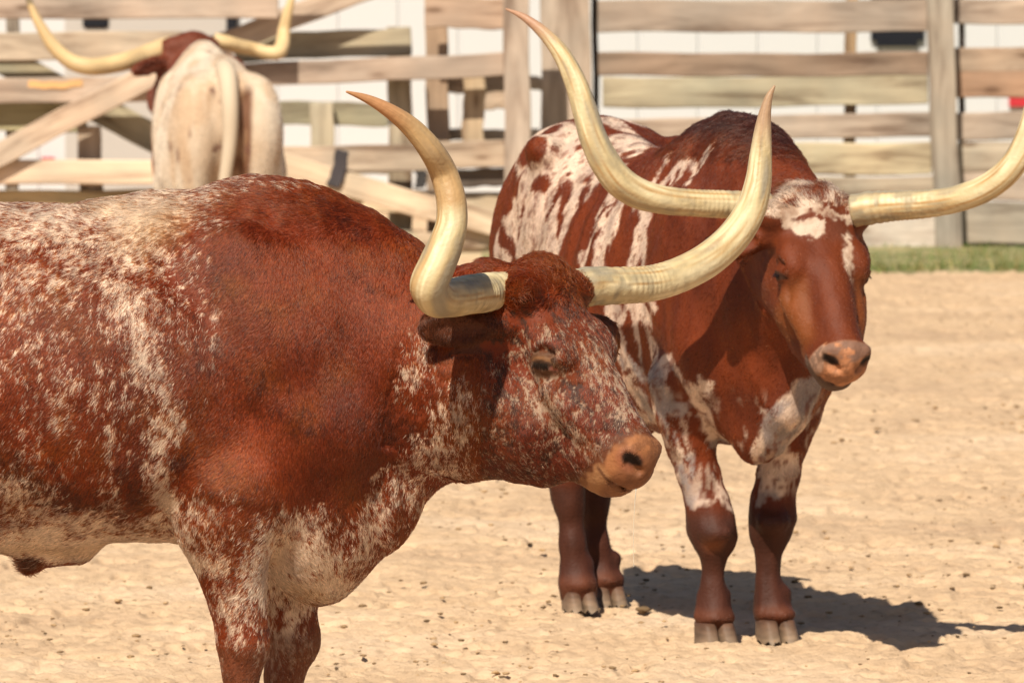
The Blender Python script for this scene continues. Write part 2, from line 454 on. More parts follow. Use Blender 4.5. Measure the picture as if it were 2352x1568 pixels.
# ================================================================== cow A : the near steer, side on
YA = 19.4; SA = F / YA
UX = np.array([1.0, 0, 0]); WY = np.array([0, 1.0, 0])
def A(px, py, dy=0.0): return P(px, py, YA + dy)
def build_A():
    aP = math.radians(52)
    O = A(1248, 655, -.10)
    hd = Head(O, aP, math.radians(54), 1.0)
    X = make_axis(A(-1000, 500)[0], A(1560, 500)[0], .012, [(A(-60, 0)[0], A(1090, 0)[0], .0085), (A(1090, 0)[0], A(1530, 0)[0], .0042)])
    Z = make_axis(-.02, A(0, 380)[2], .012, [(A(0, 1180)[2], A(0, 550)[2], .0050)])
    Yx = make_axis(YA - .50, YA + .40, .010, [(YA - .46, YA + .02, .0055)])
    sk = Skin(X, Yx, Z)
    tab = []
    for x, top, bot, hw, off, fr, et, eb in [
        (-950, 560, 900, .12, 0, .5, 2, 2), (-880, 500, 1060, .20, 0, .5, 2, 2), (-700, 470, 1190, .25, 0, .5, 2.2, 2), (-400, 468, 1235, .30, 0, .45, 2.2, 2),
        (-150, 470, 1258, .325, 0, .45, 2.1, 2.1), (0, 469, 1262, .33, 0, .45, 2.1, 2.1), (120, 468, 1262, .33, 0, .45, 2.1, 2.1), (220, 460, 1252, .325, 0, .46, 2.0, 2.1),
        (330, 442, 1247, .31, 0, .46, 1.9, 2.1), (430, 430, 1246, .285, 0, .46, 1.85, 2.1), (500, 418, 1246, .27, 0, .46, 1.8, 2.1), (570, 411, 1245, .262, 0, .50, 1.8, 1.9),
        (640, 413, 1240, .25, 0, .53, 1.8, 1.75), (700, 424, 1228, .24, 0, .55, 1.8, 1.7), (760, 442, 1208, .225, 0, .55, 1.9, 1.7), (820, 467, 1185, .21, 0, .54, 1.9, 1.75),
        (870, 495, 1163, .195, -.01, .52, 1.95, 1.8), (920, 527, 1142, .18, -.02, .5, 2, 1.9), (960, 557, 1120, .17, -.03, .48, 2, 2.2), (1000, 586, 1100, .16, -.05, .5, 2, 2.1),
        (1060, 614, 1084, .145, -.07, .5, 2, 2.1), (1120, 630, 1075, .12, -.09, .5, 2, 2), (1160, 650, 1040, .09, -.1, .5, 2, 2)]:
        tab.append((A(x, 0)[0], A(x, top)[2], A(x, bot)[2], hw, off, fr, et, eb))
    sk.loft((0, YA, 0), UX, WY, tab, .03)
    # dewlap and brisket
    dew = []
    for x, top, bot, hw in [(560, 1100, 1230, .07), (600, 900, 1300, .15), (640, 900, 1343, .185), (690, 900, 1377, .195), (740, 900, 1385, .19), (790, 900, 1366, .17), (830, 920, 1330, .145),
                            (870, 940, 1283, .12), (905, 960, 1258, .095), (930, 1040, 1235, .050), (950, 1030, 1198, .046), (965, 1010, 1160, .042), (1000, 990, 1122, .042), (1045, 980, 1095, .05), (1090, 960, 1086, .05)]:
        dew.append((A(x, 0)[0], A(x, top)[2], A(x, bot)[2], hw, -.01 if x < 900 else -.04, .5, 2, 1.9))
    sk.loft((0, YA, 0), UX, WY, dew, .06)
    E = lambda px, py, dy, r, k=.05, ang=0: sk.ell(A(px, py, dy), np.array([[math.cos(ang), 0, math.sin(ang)], [0, 1, 0], [-math.sin(ang), 0, math.cos(ang)]]), r, k)
    for q in (-1, 1):
        E(600, 820, q * .185, (.17, .075, .30), .08, .25)           # shoulder blade
        E(730, 985, q * .165, (.13, .085, .13), .08, .3)            # point of the shoulder
        E(540, 1110, q * .20, (.13, .075, .16), .06)                # upper arm
        E(890, 800, q * .13, (.20, .07, .11), .06, -.45)            # neck muscle
        E(200, 900, q * .24, (.30, .09, .24), .08)                  # ribs
    # navel and sheath
    sk.cone(A(170, 1250, 0), A(80, 1272, 0), .05, .032, .05); sk.cone(A(85, 1268, 0), A(68, 1288, 0), .032, .016, .02)
    # forelegs
    yn = -.165
    near = [(525, 1130, .135), (518, 1200, .115), (528, 1270, .088), (538, 1340, .068), (546, 1400, .0585), (553, 1455, .0565), (556, 1490, .055), (551, 1540, .040), (549, 1600, .031), (548, 1680, .030), (548, 1740, .040), (556, 1780, .040)]
    sk.chain([(A(x, y, yn), r) for x, y, r in near], .025)
    sk.ell(A(578, 1470, yn), I3, (.030, .04, .045), .03)
    far = [(640, 1130, .11), (650, 1230, .085), (660, 1320, .062), (663, 1390, .056), (668, 1450, .054), (668, 1480, .053), (652, 1545, .040), (648, 1600, .031), (646, 1680, .030), (648, 1740, .04), (656, 1780, .04)]
    yf = .16
    sk.chain([(A(x, y, yf), r) for x, y, r in far], .025)
    sk.ell(A(690, 1462, yf), I3, (.030, .035, .045), .03)
    # hind legs, beyond the edge of the picture
    for q, o in ((-.17, 0), (.17, 60)):
        sk.chain([(A(-640 + o, 900, q), .20), (A(-620 + o, 1080, q), .13), (A(-700 + o, 1250, q), .085), (A(-780 + o, 1370, q), .052), (A(-760 + o, 1500, q), .034), (A(-750 + o, 1700, q), .032), (A(-740 + o, 1760, q), .04), (A(-730 + o, 1780, q), .04)], .06)
    # throat
    sk.cone(A(1090, 900, -.10), A(1215, 985, -.14), .13, .10, .06)
    sk.cone(A(1100, 1000, -.07), A(1250, 1062, -.14), .085, .055, .05)
    sk.cone(A(1130, 700, -.08), A(1210, 740, -.10), .10, .10, .05)
    # near ear hangs back below the horn, far ear behind the brow
    ears = [(A(1148, 745, -.19), A(966, 748, -.27), (0, -.25, 1), .048), (A(1338, 745, .03), A(1420, 790, .20), (0, .1, 1), .045)]
    hd.build(sk, ears)
    def rel(V):
        Lh = hd.local(V); head = smooth01((Lh[:, 0] + .1) / .1) * (np.abs(Lh[:, 2]) < .3) * (Lh[:, 1] > -.4)
        a = (fnoise(V * np.array([7, 7, 5]), 2) - .5) * .024 + (fnoise(V * np.array([22, 22, 9]) + 7, 2) - .5) * .009
        fold = np.sin((V[:, 0] * .8 + V[:, 2] * .5) * 42 + 3 * vnoise(V * 4)) * .0025 * smooth01((V[:, 0] - A(800, 0)[0]) / .15)
        return (a + fold) * (1 - head) + head * (fnoise(V * 34, 3) - .5) * .005
    sk.relief = rel
    V, Q = sk.mesh(2)
    return hd, V, Q

# pattern blobs: x, y, rx, ry, angle, amount   (flank plane, photograph scale)
def blobfield(x, y, blobs, base=0.0):
    s = np.full(len(x), base)
    for bx, by, rx, ry, an, am in blobs:
        c, q = math.cos(an), math.sin(an); dx = (x - bx); dy = (y - by)
        u = (dx * c + dy * q) / rx; v = (-dx * q + dy * c) / ry
        s = np.maximum(s, am * np.clip(1.35 - np.sqrt(u * u + v * v), 0, 1))
    return s
A_WHITE = [(60, 500, 380, 75, .0, .85), (330, 480, 170, 60, -.25, .9), (100, 620, 190, 55, -.3, .5), (250, 560, 190, 70, .3, .62), (470, 428, 140, 22, -.1, .6), (640, 425, 110, 14, .1, .42), (290, 690, 50, 130, -.35, .8), (335, 790, 60, 130, -.3, .85),
           (385, 930, 34, 150, -.1, .85), (410, 1120, 34, 90, -.15, .9), (60, 690, 60, 80, 0, .42), (100, 760, 60, 60, 0, .4), (170, 900, 26, 90, .1, .55), (285, 1000, 16, 110, 0, .58), (290, 1110, 22, 60, 0, .5), (40, 820, 60, 70, 0, .32),
           (60, 1130, 120, 60, .1, .62), (200, 1190, 240, 45, .05, .82), (400, 1190, 60, 45, 0, .8), (200, 1245, 420, 38, 0, 1.2), (955, 830, 32, 75, .2, .66), (1040, 960, 70, 80, -.1, .68), (1010, 1050, 80, 70, -.5, .75),
           (930, 1130, 60, 80, .5, .72), (700, 1270, 130, 90, 0, .98), (760, 1340, 110, 55, 0, 1.15), (650, 1320, 70, 60, .4, 1.15), (850, 1220, 60, 80, .5, .8), (540, 1260, 60, 110, 0, .48), (550, 1380, 55, 80, 0, .78), (545, 1440, 50, 40, 0, .75), (520, 1500, 28, 60, 0, .5),
           (660, 1390, 60, 50, 0, .72), (662, 1460, 26, 60, .3, .9), (630, 1520, 26, 80, 0, .62), (480, 1180, 40, 60, 0, .5)]
A_WHITE = [(a, b_, c, d, e, f_ * .74 if f_ < .86 else f_) for a, b_, c, d, e, f_ in A_WHITE] + [(200, 760, 300, 300, 0, .09), (690, 1400, 60, 70, 0, .62), (690, 1500, 50, 70, 0, .55), (555, 1340, 70, 110, 0, .50), (640, 1440, 20, 80, 0, .6)]
A_DARK = [(470, 790, 50, 60, 0, .42), (440, 1045, 26, 26, 0, .9), (560, 720, 60, 60, 0, .2), (160, 1120, 200, 60, .15, .75), (340, 1080, 50, 90, 0, .6), (700, 960, 120, 40, .5, .45), (860, 660, 30, 40, 0, .3), (840, 520, 160, 26, .55, .5), (600, 850, 160, 160, 0, .25), (900, 960, 120, 50, .4, .5),
          (610, 1440, 20, 14, 0, .9), (640, 1200, 25, 60, 0, .5), (1000, 780, 40, 50, 0, .5), (60, 1050, 120, 40, 0, .5)]
A_TAN = [(360, 505, 90, 60, -.4, .55), (690, 1355, 70, 25, .3, .55), (280, 470, 90, 30, 0, .45), (170, 1255, 330, 16, 0, .45)]
def colour_A(hd):
    def fn(Pn, n, hairs):
        x = (Pn[:, 0]) * SA + CX; y = (CAMZ - Pn[:, 2]) * SA + HORIZON + 3
        j = (fnoise(Pn * 7, 3) - .5) * 110; j2 = (fnoise(Pn * 7 + 50, 3) - .5) * 110
        wd = blobfield(x + j, y + j2, A_WHITE, .0); dk = blobfield(x + j, y + j2, A_DARK, .12); tn = blobfield(x + j * .5, y + j2 * .5, A_TAN)
        c = np.tile(RED, (len(Pn), 1)); big = fnoise(Pn * 5 + 9, 3)
        c *= (.50 + .95 * big)[:, None]
        c = mixc(c, [.165, .036, .0055], (fnoise(Pn * 11 + 3, 2) - .5) * 2)
        # head
        L = hd.local(Pn); s, t, l = L.T
        near = -l
        inh = smooth01((s + .10) / .05) * smooth01((.32 - np.abs(l)) / .03) * (t > -.34) * (x > 1105)
        HB = lambda s0, t0, l0, r, am: am * np.clip(1.4 - np.sqrt(((s - s0) / r[0]) ** 2 + ((t - t0) / r[1]) ** 2 + ((near - l0) / r[2]) ** 2), 0, 1)
        hw = np.full(len(s), .07)
        for a in ((.30, .03, 0, (.15, .06, .06), .52), (.20, -.05, .10, (.065, .06, .06), .54), (.26, -.09, .08, (.08, .06, .06), .62), (.12, -.05, .1, (.03, .08, .05), .55), (.36, -.06, .06, (.08, .05, .06), .42), (.10, -.22, .05, (.12, .06, .08), .6), (.22, -.17, .06, (.10, .05, .08), .45)):
            hw = np.maximum(hw, HB(*a))
        hw = np.where(s < .12, hw * .25, hw)
        wd = wd * (1 - inh) + hw * inh
        hdk = np.full(len(s), .42)
        for a in ((.15, .0, .08, (.06, .03, .04), .8), (.26, -.02, .075, (.08, .02, .04), .68), (.33, -.08, .06, (.08, .05, .06), .58), (.40, .02, .03, (.05, .03, .05), .6), (.15, -.16, .06, (.12, .08, .08), .6)):
            hdk = np.maximum(hdk, HB(*a))
        hdk = np.where(s < .05, .03, hdk)
        dk = dk * (1 - inh) + hdk * inh
        # speckle decided tuft by tuft along the lie of the hair
        D = Pn @ np.array([[.35, 0, -.94], [0, 1, 0], [.94, 0, .35]]).T      # first axis runs down the hair
        tuft = .50 * vnoise(np.stack([D[:, 0] * 56, D[:, 1] * 110, D[:, 2] * 160], 1)) + .36 * vnoise(np.stack([D[:, 0] * 100, D[:, 1] * 190, D[:, 2] * 260], 1) + 40) + .14 * vnoise(Pn * 16 + 9)
        tuft = np.clip((tuft - .5) * 2.3 + .5, -.1, 1.1)
        fine_h = .6 * vnoise(L * np.array([75, 170, 170]) + 300) + .4 * vnoise(L * np.array([160, 330, 330]) + 400)
        tuft = tuft * (1 - inh) + np.clip((fine_h - .5) * 2.2 + .5, 0, 1) * inh
        tuft2 = vnoise(np.stack([D[:, 0] * 50, D[:, 1] * 90, D[:, 2] * 130], 1) + 77) * (1 - inh) + inh * (.55 * vnoise(L * np.array([45, 90, 90]) + 20) + .45 * fine_h)
        if hairs: tuft = np.clip(tuft + RNG.normal(0, .23, len(tuft)), -.2, 1.2); tuft2 = tuft2 + RNG.normal(0, .22, len(tuft))
        isd = smooth01((dk - tuft2) / .12 + .5)
        c = mixc(c, DARKRED * .8, isd * .85); c = mixc(c, [.040, .020, .014], isd * inh * .55)
        isw = smooth01((wd - tuft) / .12 + .5) * smooth01((wd - .015) / .03)
        pale = mixc(np.tile(PALE, (len(Pn), 1)), [.38, .27, .20], (fnoise(Pn * 20 + 8, 2) - .45) * 3)
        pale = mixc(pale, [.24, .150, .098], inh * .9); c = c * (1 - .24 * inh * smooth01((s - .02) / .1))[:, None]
        c = c * (1 - isw[:, None]) + pale * isw[:, None]
        c = mixc(c, np.array([.44, .275, .135]) * (.8 + .5 * big)[:, None], tn * (.75 if hairs else .7))
        # tip of the brisket, knees, throat of the sheath
        kn = smooth01((y - 1455) / 30) * smooth01((x - 480) / 10)
        c = mixc(c, [.13, .045, .022], kn * .65)
        c = mixc(c, [.05, .02, .012], smooth01(1.2 - np.hypot((x - 70) / 34, (y - 1292) / 17)) * .95)
        # muzzle and eye rims
        mz = smooth01((s - .428 + (fnoise(Pn * 40, 3) - .5) * .05) / .022) * inh
        c = mixc(c, [.090, .030, .012], smooth01((s - .398 + (fnoise(Pn * 30, 2) - .5) * .04) / .03) * inh * .7)
        c = mixc(c, [.275, .108, .042], mz)
        c = mixc(c, [.30, .150, .066], mz * smooth01((-.045 - t) / .02) * .8)
        c = mixc(c, [.15, .055, .024], mz * smooth01((s - .472) / .015) * .7)
        c = mixc(c, [.12, .045, .020], mz * smooth01((fnoise(Pn * 42, 3) - .49) / .12) * .55)
        c = mixc(c, [.10, .035, .016], mz * smooth01((.007 - np.abs(t + .068)) / .004) * smooth01((s - .43) / .02) * .8)
        ring = np.minimum(1, smooth01(1.5 - np.hypot((s - .474) / .026, (t - .004) / .024)) * mz)
        c = mixc(c, [.26, .085, .045], ring * (np.abs(l) > .03) * .6)
        nos = smooth01((1.3 - np.sqrt(((s - .480) / .025) ** 2 + ((t - .010) / .0165) ** 2 + ((np.abs(l) - .050) / .028) ** 2)) * 2)
        c = mixc(c, [.012, .005, .004], nos * 1.0 * inh)
        e_a = (s - .188) * .62 + (t + .034) * .78; e_b = -(s - .188) * .78 + (t + .034) * .62
        lid = smooth01((1.3 - np.hypot(e_a / .030, (e_b + .000) / .0105)) / .4) * (np.abs(l) > .085) * inh
        c = mixc(c, [.085, .036, .017], smooth01((1.6 - np.hypot(e_a / .034, e_b / .024)) / .5) * (np.abs(l) > .080) * inh * .92)
        c = mixc(c, [.16, .070, .026], smooth01((1.4 - np.hypot((e_a - .002) / .027, (e_b - .008) / .010)) / .5) * (np.abs(l) > .085) * inh * .8)
        c = mixc(c, [.03, .015, .01], lid * .9)
        c = mixc(c, [.30, .10, .07], smooth01(1.2 - np.hypot((e_a - .030) / .010, (e_b + .006) / .008)) * (np.abs(l) > .08) * inh * .8)
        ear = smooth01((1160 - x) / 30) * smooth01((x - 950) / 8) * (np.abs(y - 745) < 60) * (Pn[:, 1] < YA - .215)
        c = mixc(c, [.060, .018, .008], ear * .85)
        return np.clip(c, .004, .85)
    return fn
def dir_A(hd):
    def fn(R, n):
        x = R[:, 0] * SA + CX; y = (CAMZ - R[:, 2]) * SA + HORIZON
        d = np.tile([-.55, 0, -.85], (len(R), 1)).astype(float)
        f = smooth01((x - 480) / 260)[:, None]; d = d * (1 - f) + np.array([-.12, 0, -1.0]) * f
        f = smooth01((560 - y) / 90)[:, None]; d = d * (1 - f) + np.array([-1.0, 0, .10]) * f
        f = (smooth01((y - 1080) / 120) * smooth01((x - 600) / 60))[:, None]; d = d * (1 - f) + np.array([.35, 0, -.9]) * f
        L = hd.local(R); s, t, l = L.T
        f = ((s > -.02) * (s < .62) * (x > 1110) * (t > -.3))[:, None]
        hdv = hd.S * .9 - hd.T * .35
        d = d * (1 - f) + hdv * f
        f = ((s < .10) * (x > 1110) * (y < 720))[:, None] * 1.0                       # topknot radiates
        rad = (R - hd.p(.03, -.05, 0)); rad /= np.linalg.norm(rad, axis=1)[:, None]
        d = np.where(f > 0, rad + np.array([0, 0, .2]) + hd.S * .3, d)
        return d
    return fn
def len_A(hd):
    def fn(R):
        x = R[:, 0] * SA + CX; y = (CAMZ - R[:, 2]) * SA + HORIZON
        l = np.full(len(R), .0165)
        l = np.where(y > 1200, .015, l); l = np.where(y > 1400, .011, l)
        L = hd.local(R); s, t, w_ = L.T
        inh = (s > -.12) * (s < .62) * (x > 1110) * (np.abs(w_) < .25)
        l = np.where(inh, .012, l)
        l = np.where(inh * (s < .07) * (y < 700), .025, l)
        l = np.where(inh * (s > .42), .006, l)
        l = np.where(inh * (s > .425), .0065, l); l = np.where(inh * (s > .485) * (t > -.06), 0.0, l)
        l = np.where(inh * (np.hypot((s - .188) / .030, (t + .034) / .030) < 1) * (np.abs(w_) > .08), .0, l)
        ridge = smooth01((520 - y) / 60) * (x < 1000)
        l = l + ridge * .006
        l = np.where(np.hypot((x - 70) / 28, (y - 1296) / 16) < 1.2, .032, l)
        return l
    return fn

steerA = empty('longhorn_steer', (A(548, 1844)[0], YA, 0))
tag(steerA, 'red roan longhorn steer standing side on in front, its muzzle pointing right and belly white', 'longhorn')
def off(V, o): return V - np.array(o.location)[None]
hdA, VA, QA = build_A()
cA = colour_A(hdA)
nA = vert_normals(VA, QA)
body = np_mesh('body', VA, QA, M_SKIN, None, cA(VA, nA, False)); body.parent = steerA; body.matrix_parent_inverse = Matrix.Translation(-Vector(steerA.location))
def adopt(o, par):
    o.parent = par; o.matrix_parent_inverse = Matrix.Translation(-Vector(par.location)); return o
if HAIR > 0:
    adopt(grow('coat', VA, QA, None, 950000, cA, dir_A(hdA), len_A(hdA), .28, .00058, 11), steerA)
hornA = [
    ([(1165, 668, -.13), (1130, 671, -.18), (1080, 676, -.28), (1030, 684, -.39), (995, 678, -.47), (985, 655, -.50), (1003, 610, -.50), (1022, 565, -.49), (1036, 520, -.48), (1037, 465, -.47), (1020, 400, -.46), (988, 342, -.50), (945, 293, -.52), (890, 252, -.55), (840, 226, -.57), (796, 211, -.59)],
     [45, 45, 44.5, 44, 43.5, 43.5, 42, 40, 36, 34, 31.5, 28, 23, 16, 9.5, 2.5]),
    ([(1325, 662, -.02), (1352, 658, .0), (1420, 656, .05), (1500, 650, .11), (1570, 627, .16), (1635, 590, .21), (1688, 540, .24), (1722, 485, .26), (1741, 420, .28), (1747, 360, .29), (1752, 300, .29), (1759, 250, .29), (1768, 218, .29), (1779, 198, .29)],
     [45, 46, 43, 41.5, 41, 40.5, 39, 36, 31.5, 26.5, 20, 13, 8, 2.5])]
for i, (pts, rr) in enumerate(hornA):
    h = sweep('horn', [A(*p) for p in pts], [r / SA for r in rr], M_HORN, None,
              horn_cols(([.42, .22, .11] if i == 0 else [.36, .24, .16]), ([.40, .26, .13] if i == 0 else None)), 48, 320, .022, 3 + i * 5)
    adopt(h, steerA)
    if i == 0: h['label'] = 'horn bending sharply upward with a pale orange tip'

def ellipsoid_obj(name, c, R, rad, mat, par, seg=24):
    V = []; Q = []
    for i in range(seg + 1):
        for j in range(seg):
            th = math.pi * i / seg; ph = 2 * math.pi * j / seg
            V.append([math.sin(th) * math.cos(ph) * rad[0], math.sin(th) * math.sin(ph) * rad[1], math.cos(th) * rad[2]])
    for i in range(seg):
        for j in range(seg): Q.append([i * seg + j, (i + 1) * seg + j, (i + 1) * seg + (j + 1) % seg, i * seg + (j + 1) % seg])
    return adopt(np_mesh(name, np.array(V) @ np.asarray(R) + c, Q, mat), par)
def eyes(hd, par):
    rng = np.random.default_rng(4)
    for q in (-1, 1):
        ey = ellipsoid_obj('eye', hd.p(.188, -.034, q * .095), hd.R, np.array([.019, .019, .0205]) * hd.k, M_EYE, par)
        V = []; Fc = []
        for i in range(70):
            a = rng.uniform(-.020, .018); L = rng.uniform(.010, .020)
            e1 = np.array([.62, .78, 0]); e2 = np.array([-.78, .62, 0]); c = np.array([.188, -.034, q * .117])
            p0 = c + e1 * a + e2 * .004; d = -e2 * .8 + e1 * (.25 + a * 12) + np.array([0, 0, q * .55]) + rng.normal(0, .12, 3); d /= np.linalg.norm(d)
            w_ = e1 * .0006; m_ = p0 + d * L * .5 + e2 * -.0015
            k0 = len(V); V += [hd.p(*x) for x in (p0 - w_, p0 + w_, m_ - w_ * .8, m_ + w_ * .8, p0 + d * L + e2 * .002)]
            Fc += [[k0, k0 + 1, k0 + 3, k0 + 2], [k0 + 2, k0 + 3, k0 + 4, k0 + 4]]
        me = bpy.data.meshes.new('eyelashes'); me.from_pydata([tuple(v) for v in V], [], [f if f[2] != f[3] else f[:3] for f in Fc]); me.materials.append(M_EYE)
        adopt(link(bpy.data.objects.new('eyelashes', me)), par)
eyes(hdA, steerA)
dm, dn, db = new_mat('saliva'); db.inputs['Base Color'].default_value = (.85, .8, .7, 1); db.inputs['Roughness'].default_value = .1; db.inputs['Transmission Weight'].default_value = .7
adopt(sweep('saliva_thread', [A(1461, 1122, -.46), A(1457, 1170, -.46), A(1455, 1230, -.46), A(1456, 1300, -.46)], [.0016, .0009, .0007, .0009], dm, None, lambda tt, t, an, q: np.ones((len(t), 3)) * .8, 8, 30), steerA)
def hoof_pair(par, foot, head, w=.062, l=.118, h=.068):
    """two toes of a cloven hoof standing on the ground at foot, pointing along head"""
    head = np.array([head[0], head[1], 0.0]); head /= np.linalg.norm(head); side = np.array([-head[1], head[0], 0])
    for q in (-1, 1):
        V = []; cols = []; seg = 28; lv = 9
        for i in range(lv):
            f = i / (lv - 1); z = h * f + .006 * math.sin(f * 9) * 0; sc_ = 1.0 - .20 * f
            for j in range(seg):
                a = 2 * math.pi * j / seg; ca, sa = math.cos(a), math.sin(a)
                fx = (l * .5) * (abs(ca) ** .8) * (1 if ca > 0 else -1) * sc_ + (.012 if ca > 0 else 0) * (1 - f)
                fy = (w * .5) * (abs(sa) ** .6) * (1 if sa > 0 else -1)
                if fy * q > 0: fy *= sc_ * (1 - .30 * max(0, ca) ** 2)
                p = np.array([foot[0], foot[1], 0]) + head * (fx + .016 - .024 * f) + side * (q * (w * .5 + .0006) + fy) + np.array([0, 0, z - .012 + (.006 * math.sin(7 * a) if i == 0 else 0)])
                V.append(p); nn = vnoise(np.array([[p[0] * 40, p[1] * 40, z * 200]]))[0]
                cols.append((np.array([.21, .145, .095]) * (1 - f) + np.array([.085, .038, .022]) * f) * (.6 + .7 * nn))
        V.append(np.mean(V[-seg:], 0) + [0, 0, .004]); cols.append([.12, .05, .03])
        fs = [[i * seg + j, i * seg + (j + 1) % seg, (i + 1) * seg + (j + 1) % seg, (i + 1) * seg + j] for i in range(lv - 1) for j in range(seg)]
        fs += [[(lv - 1) * seg + j, (lv - 1) * seg + (j + 1) % seg, len(V) - 1] for j in range(seg)]
        me = bpy.data.meshes.new('hoof'); me.from_pydata([tuple(v) for v in V], [], fs); me.polygons.foreach_set('use_smooth', [True] * len(fs))
        a = me.attributes.new('Col', 'FLOAT_COLOR', 'POINT'); c = np.ones((len(V), 4), np.float32); c[:, :3] = cols; a.data.foreach_set('color', c.ravel())
        me.materials.append(M_HOOF); adopt(link(bpy.data.objects.new('hoof', me)), par)
for x, dy in ((552, -.165), (655, .16), (-738, -.17), (-678, .17)): hoof_pair(steerA, A(x, 1800, dy), (1, 0))

# ================================================================== generic standing animal used for B and C
class Frame:
    def __init__(f, O, ang, k=1.0):
        f.O = np.array([O[0], O[1], 0.0]); f.k = k
        f.U = np.array([math.sin(ang), -math.cos(ang), 0.0]); f.W = np.array([-math.cos(ang), -math.sin(ang), 0.0])
    def p(f, u, w, z): return f.O + f.k * (u * f.U + w * f.W + np.array([0, 0, z]))
    def local(f, Q):
        v = (Q - f.O) / f.k; return v @ f.U, v @ f.W, v[:, 2]

def trunk(sk, fr, wide=1.0, hipw=1.0, egg=False):
    k = fr.k; R = np.stack([fr.U, fr.W, [0, 0, 1]])
    tab = [(-1.44, 1.22, 1.00, .05, 0, .5, 2, 2), (-1.38, 1.32, .82, .13 * hipw, 0, .55, 2, 2), (-1.28, 1.365, .72, .19 * hipw, 0, .6, 2.2, 2), (-1.12, 1.39, .64, .23 * hipw, 0, .68, 2.6, 2), (-.98, 1.395, .60, .245 * hipw, 0, .68, 2.5, 2),
           (-.82, 1.35, .575, .25 * wide, 0, .55, 2, 2), (-.62, 1.32, .55, .28 * wide, 0, .45, 1.9, 2.1), (-.42, 1.345, .53, .285 * wide, 0, .45, 1.9, 2.1), (-.26, 1.415, .52, .262 * wide, 0, .45, 1.75, 2.1),
           (-.12, 1.443, .53, .24, 0, .45, 1.7, 2.1), (.02, 1.425, .53, .232, 0, .42, 1.75, 2.1), (.12, 1.385, .53, .215, 0, .42, 1.9, 2.1), (.22, 1.33, .55, .18, 0, .45, 2, 2), (.30, 1.27, .62, .14, 0, .5, 2, 2)]
    if egg: tab = [(a, b_, c, d, e, f_ * .62 if a < -.9 else f_, 1.75 if a < -.7 else g, h) for a, b_, c, d, e, f_, g, h in tab]
    tab = [(a * k, b_ * k, c * k, d * k, e, f_, g, h) for a, b_, c, d, e, f_, g, h in tab]
    sk.loft(fr.O, fr.U, fr.W, tab, .03 * k)
    E = lambda u, w_, z, r, kk=.05: sk.ell(fr.p(u, w_, z), R, np.array(r) * k, kk * k)
    for q in (-1, 1):
        if not egg: E(-.95, q * .215 * hipw, 1.31, (.065, .045, .045), .05)
        E(-1.39, q * .085, 1.22, (.05, .045, .05), .05)
        E(-1.20, q * .15, .98, (.20, .095, .27), .06)
        E(-.02, q * .175, .98, (.14, .075, .28), .06)
        E(.10, q * .15, .80, (.12, .09, .13), .06)
        E(-.05, q * .165, .72, (.11, .07, .12), .05)
def finish(name, sk, par, colour, smooth=2):
    V, Q = sk.mesh(smooth); n = vert_normals(V, Q)
    c = colour(V, n, False)
    o = np_mesh(name, V, Q, M_SKIN, None, c); adopt(o, par)
    return V, Q

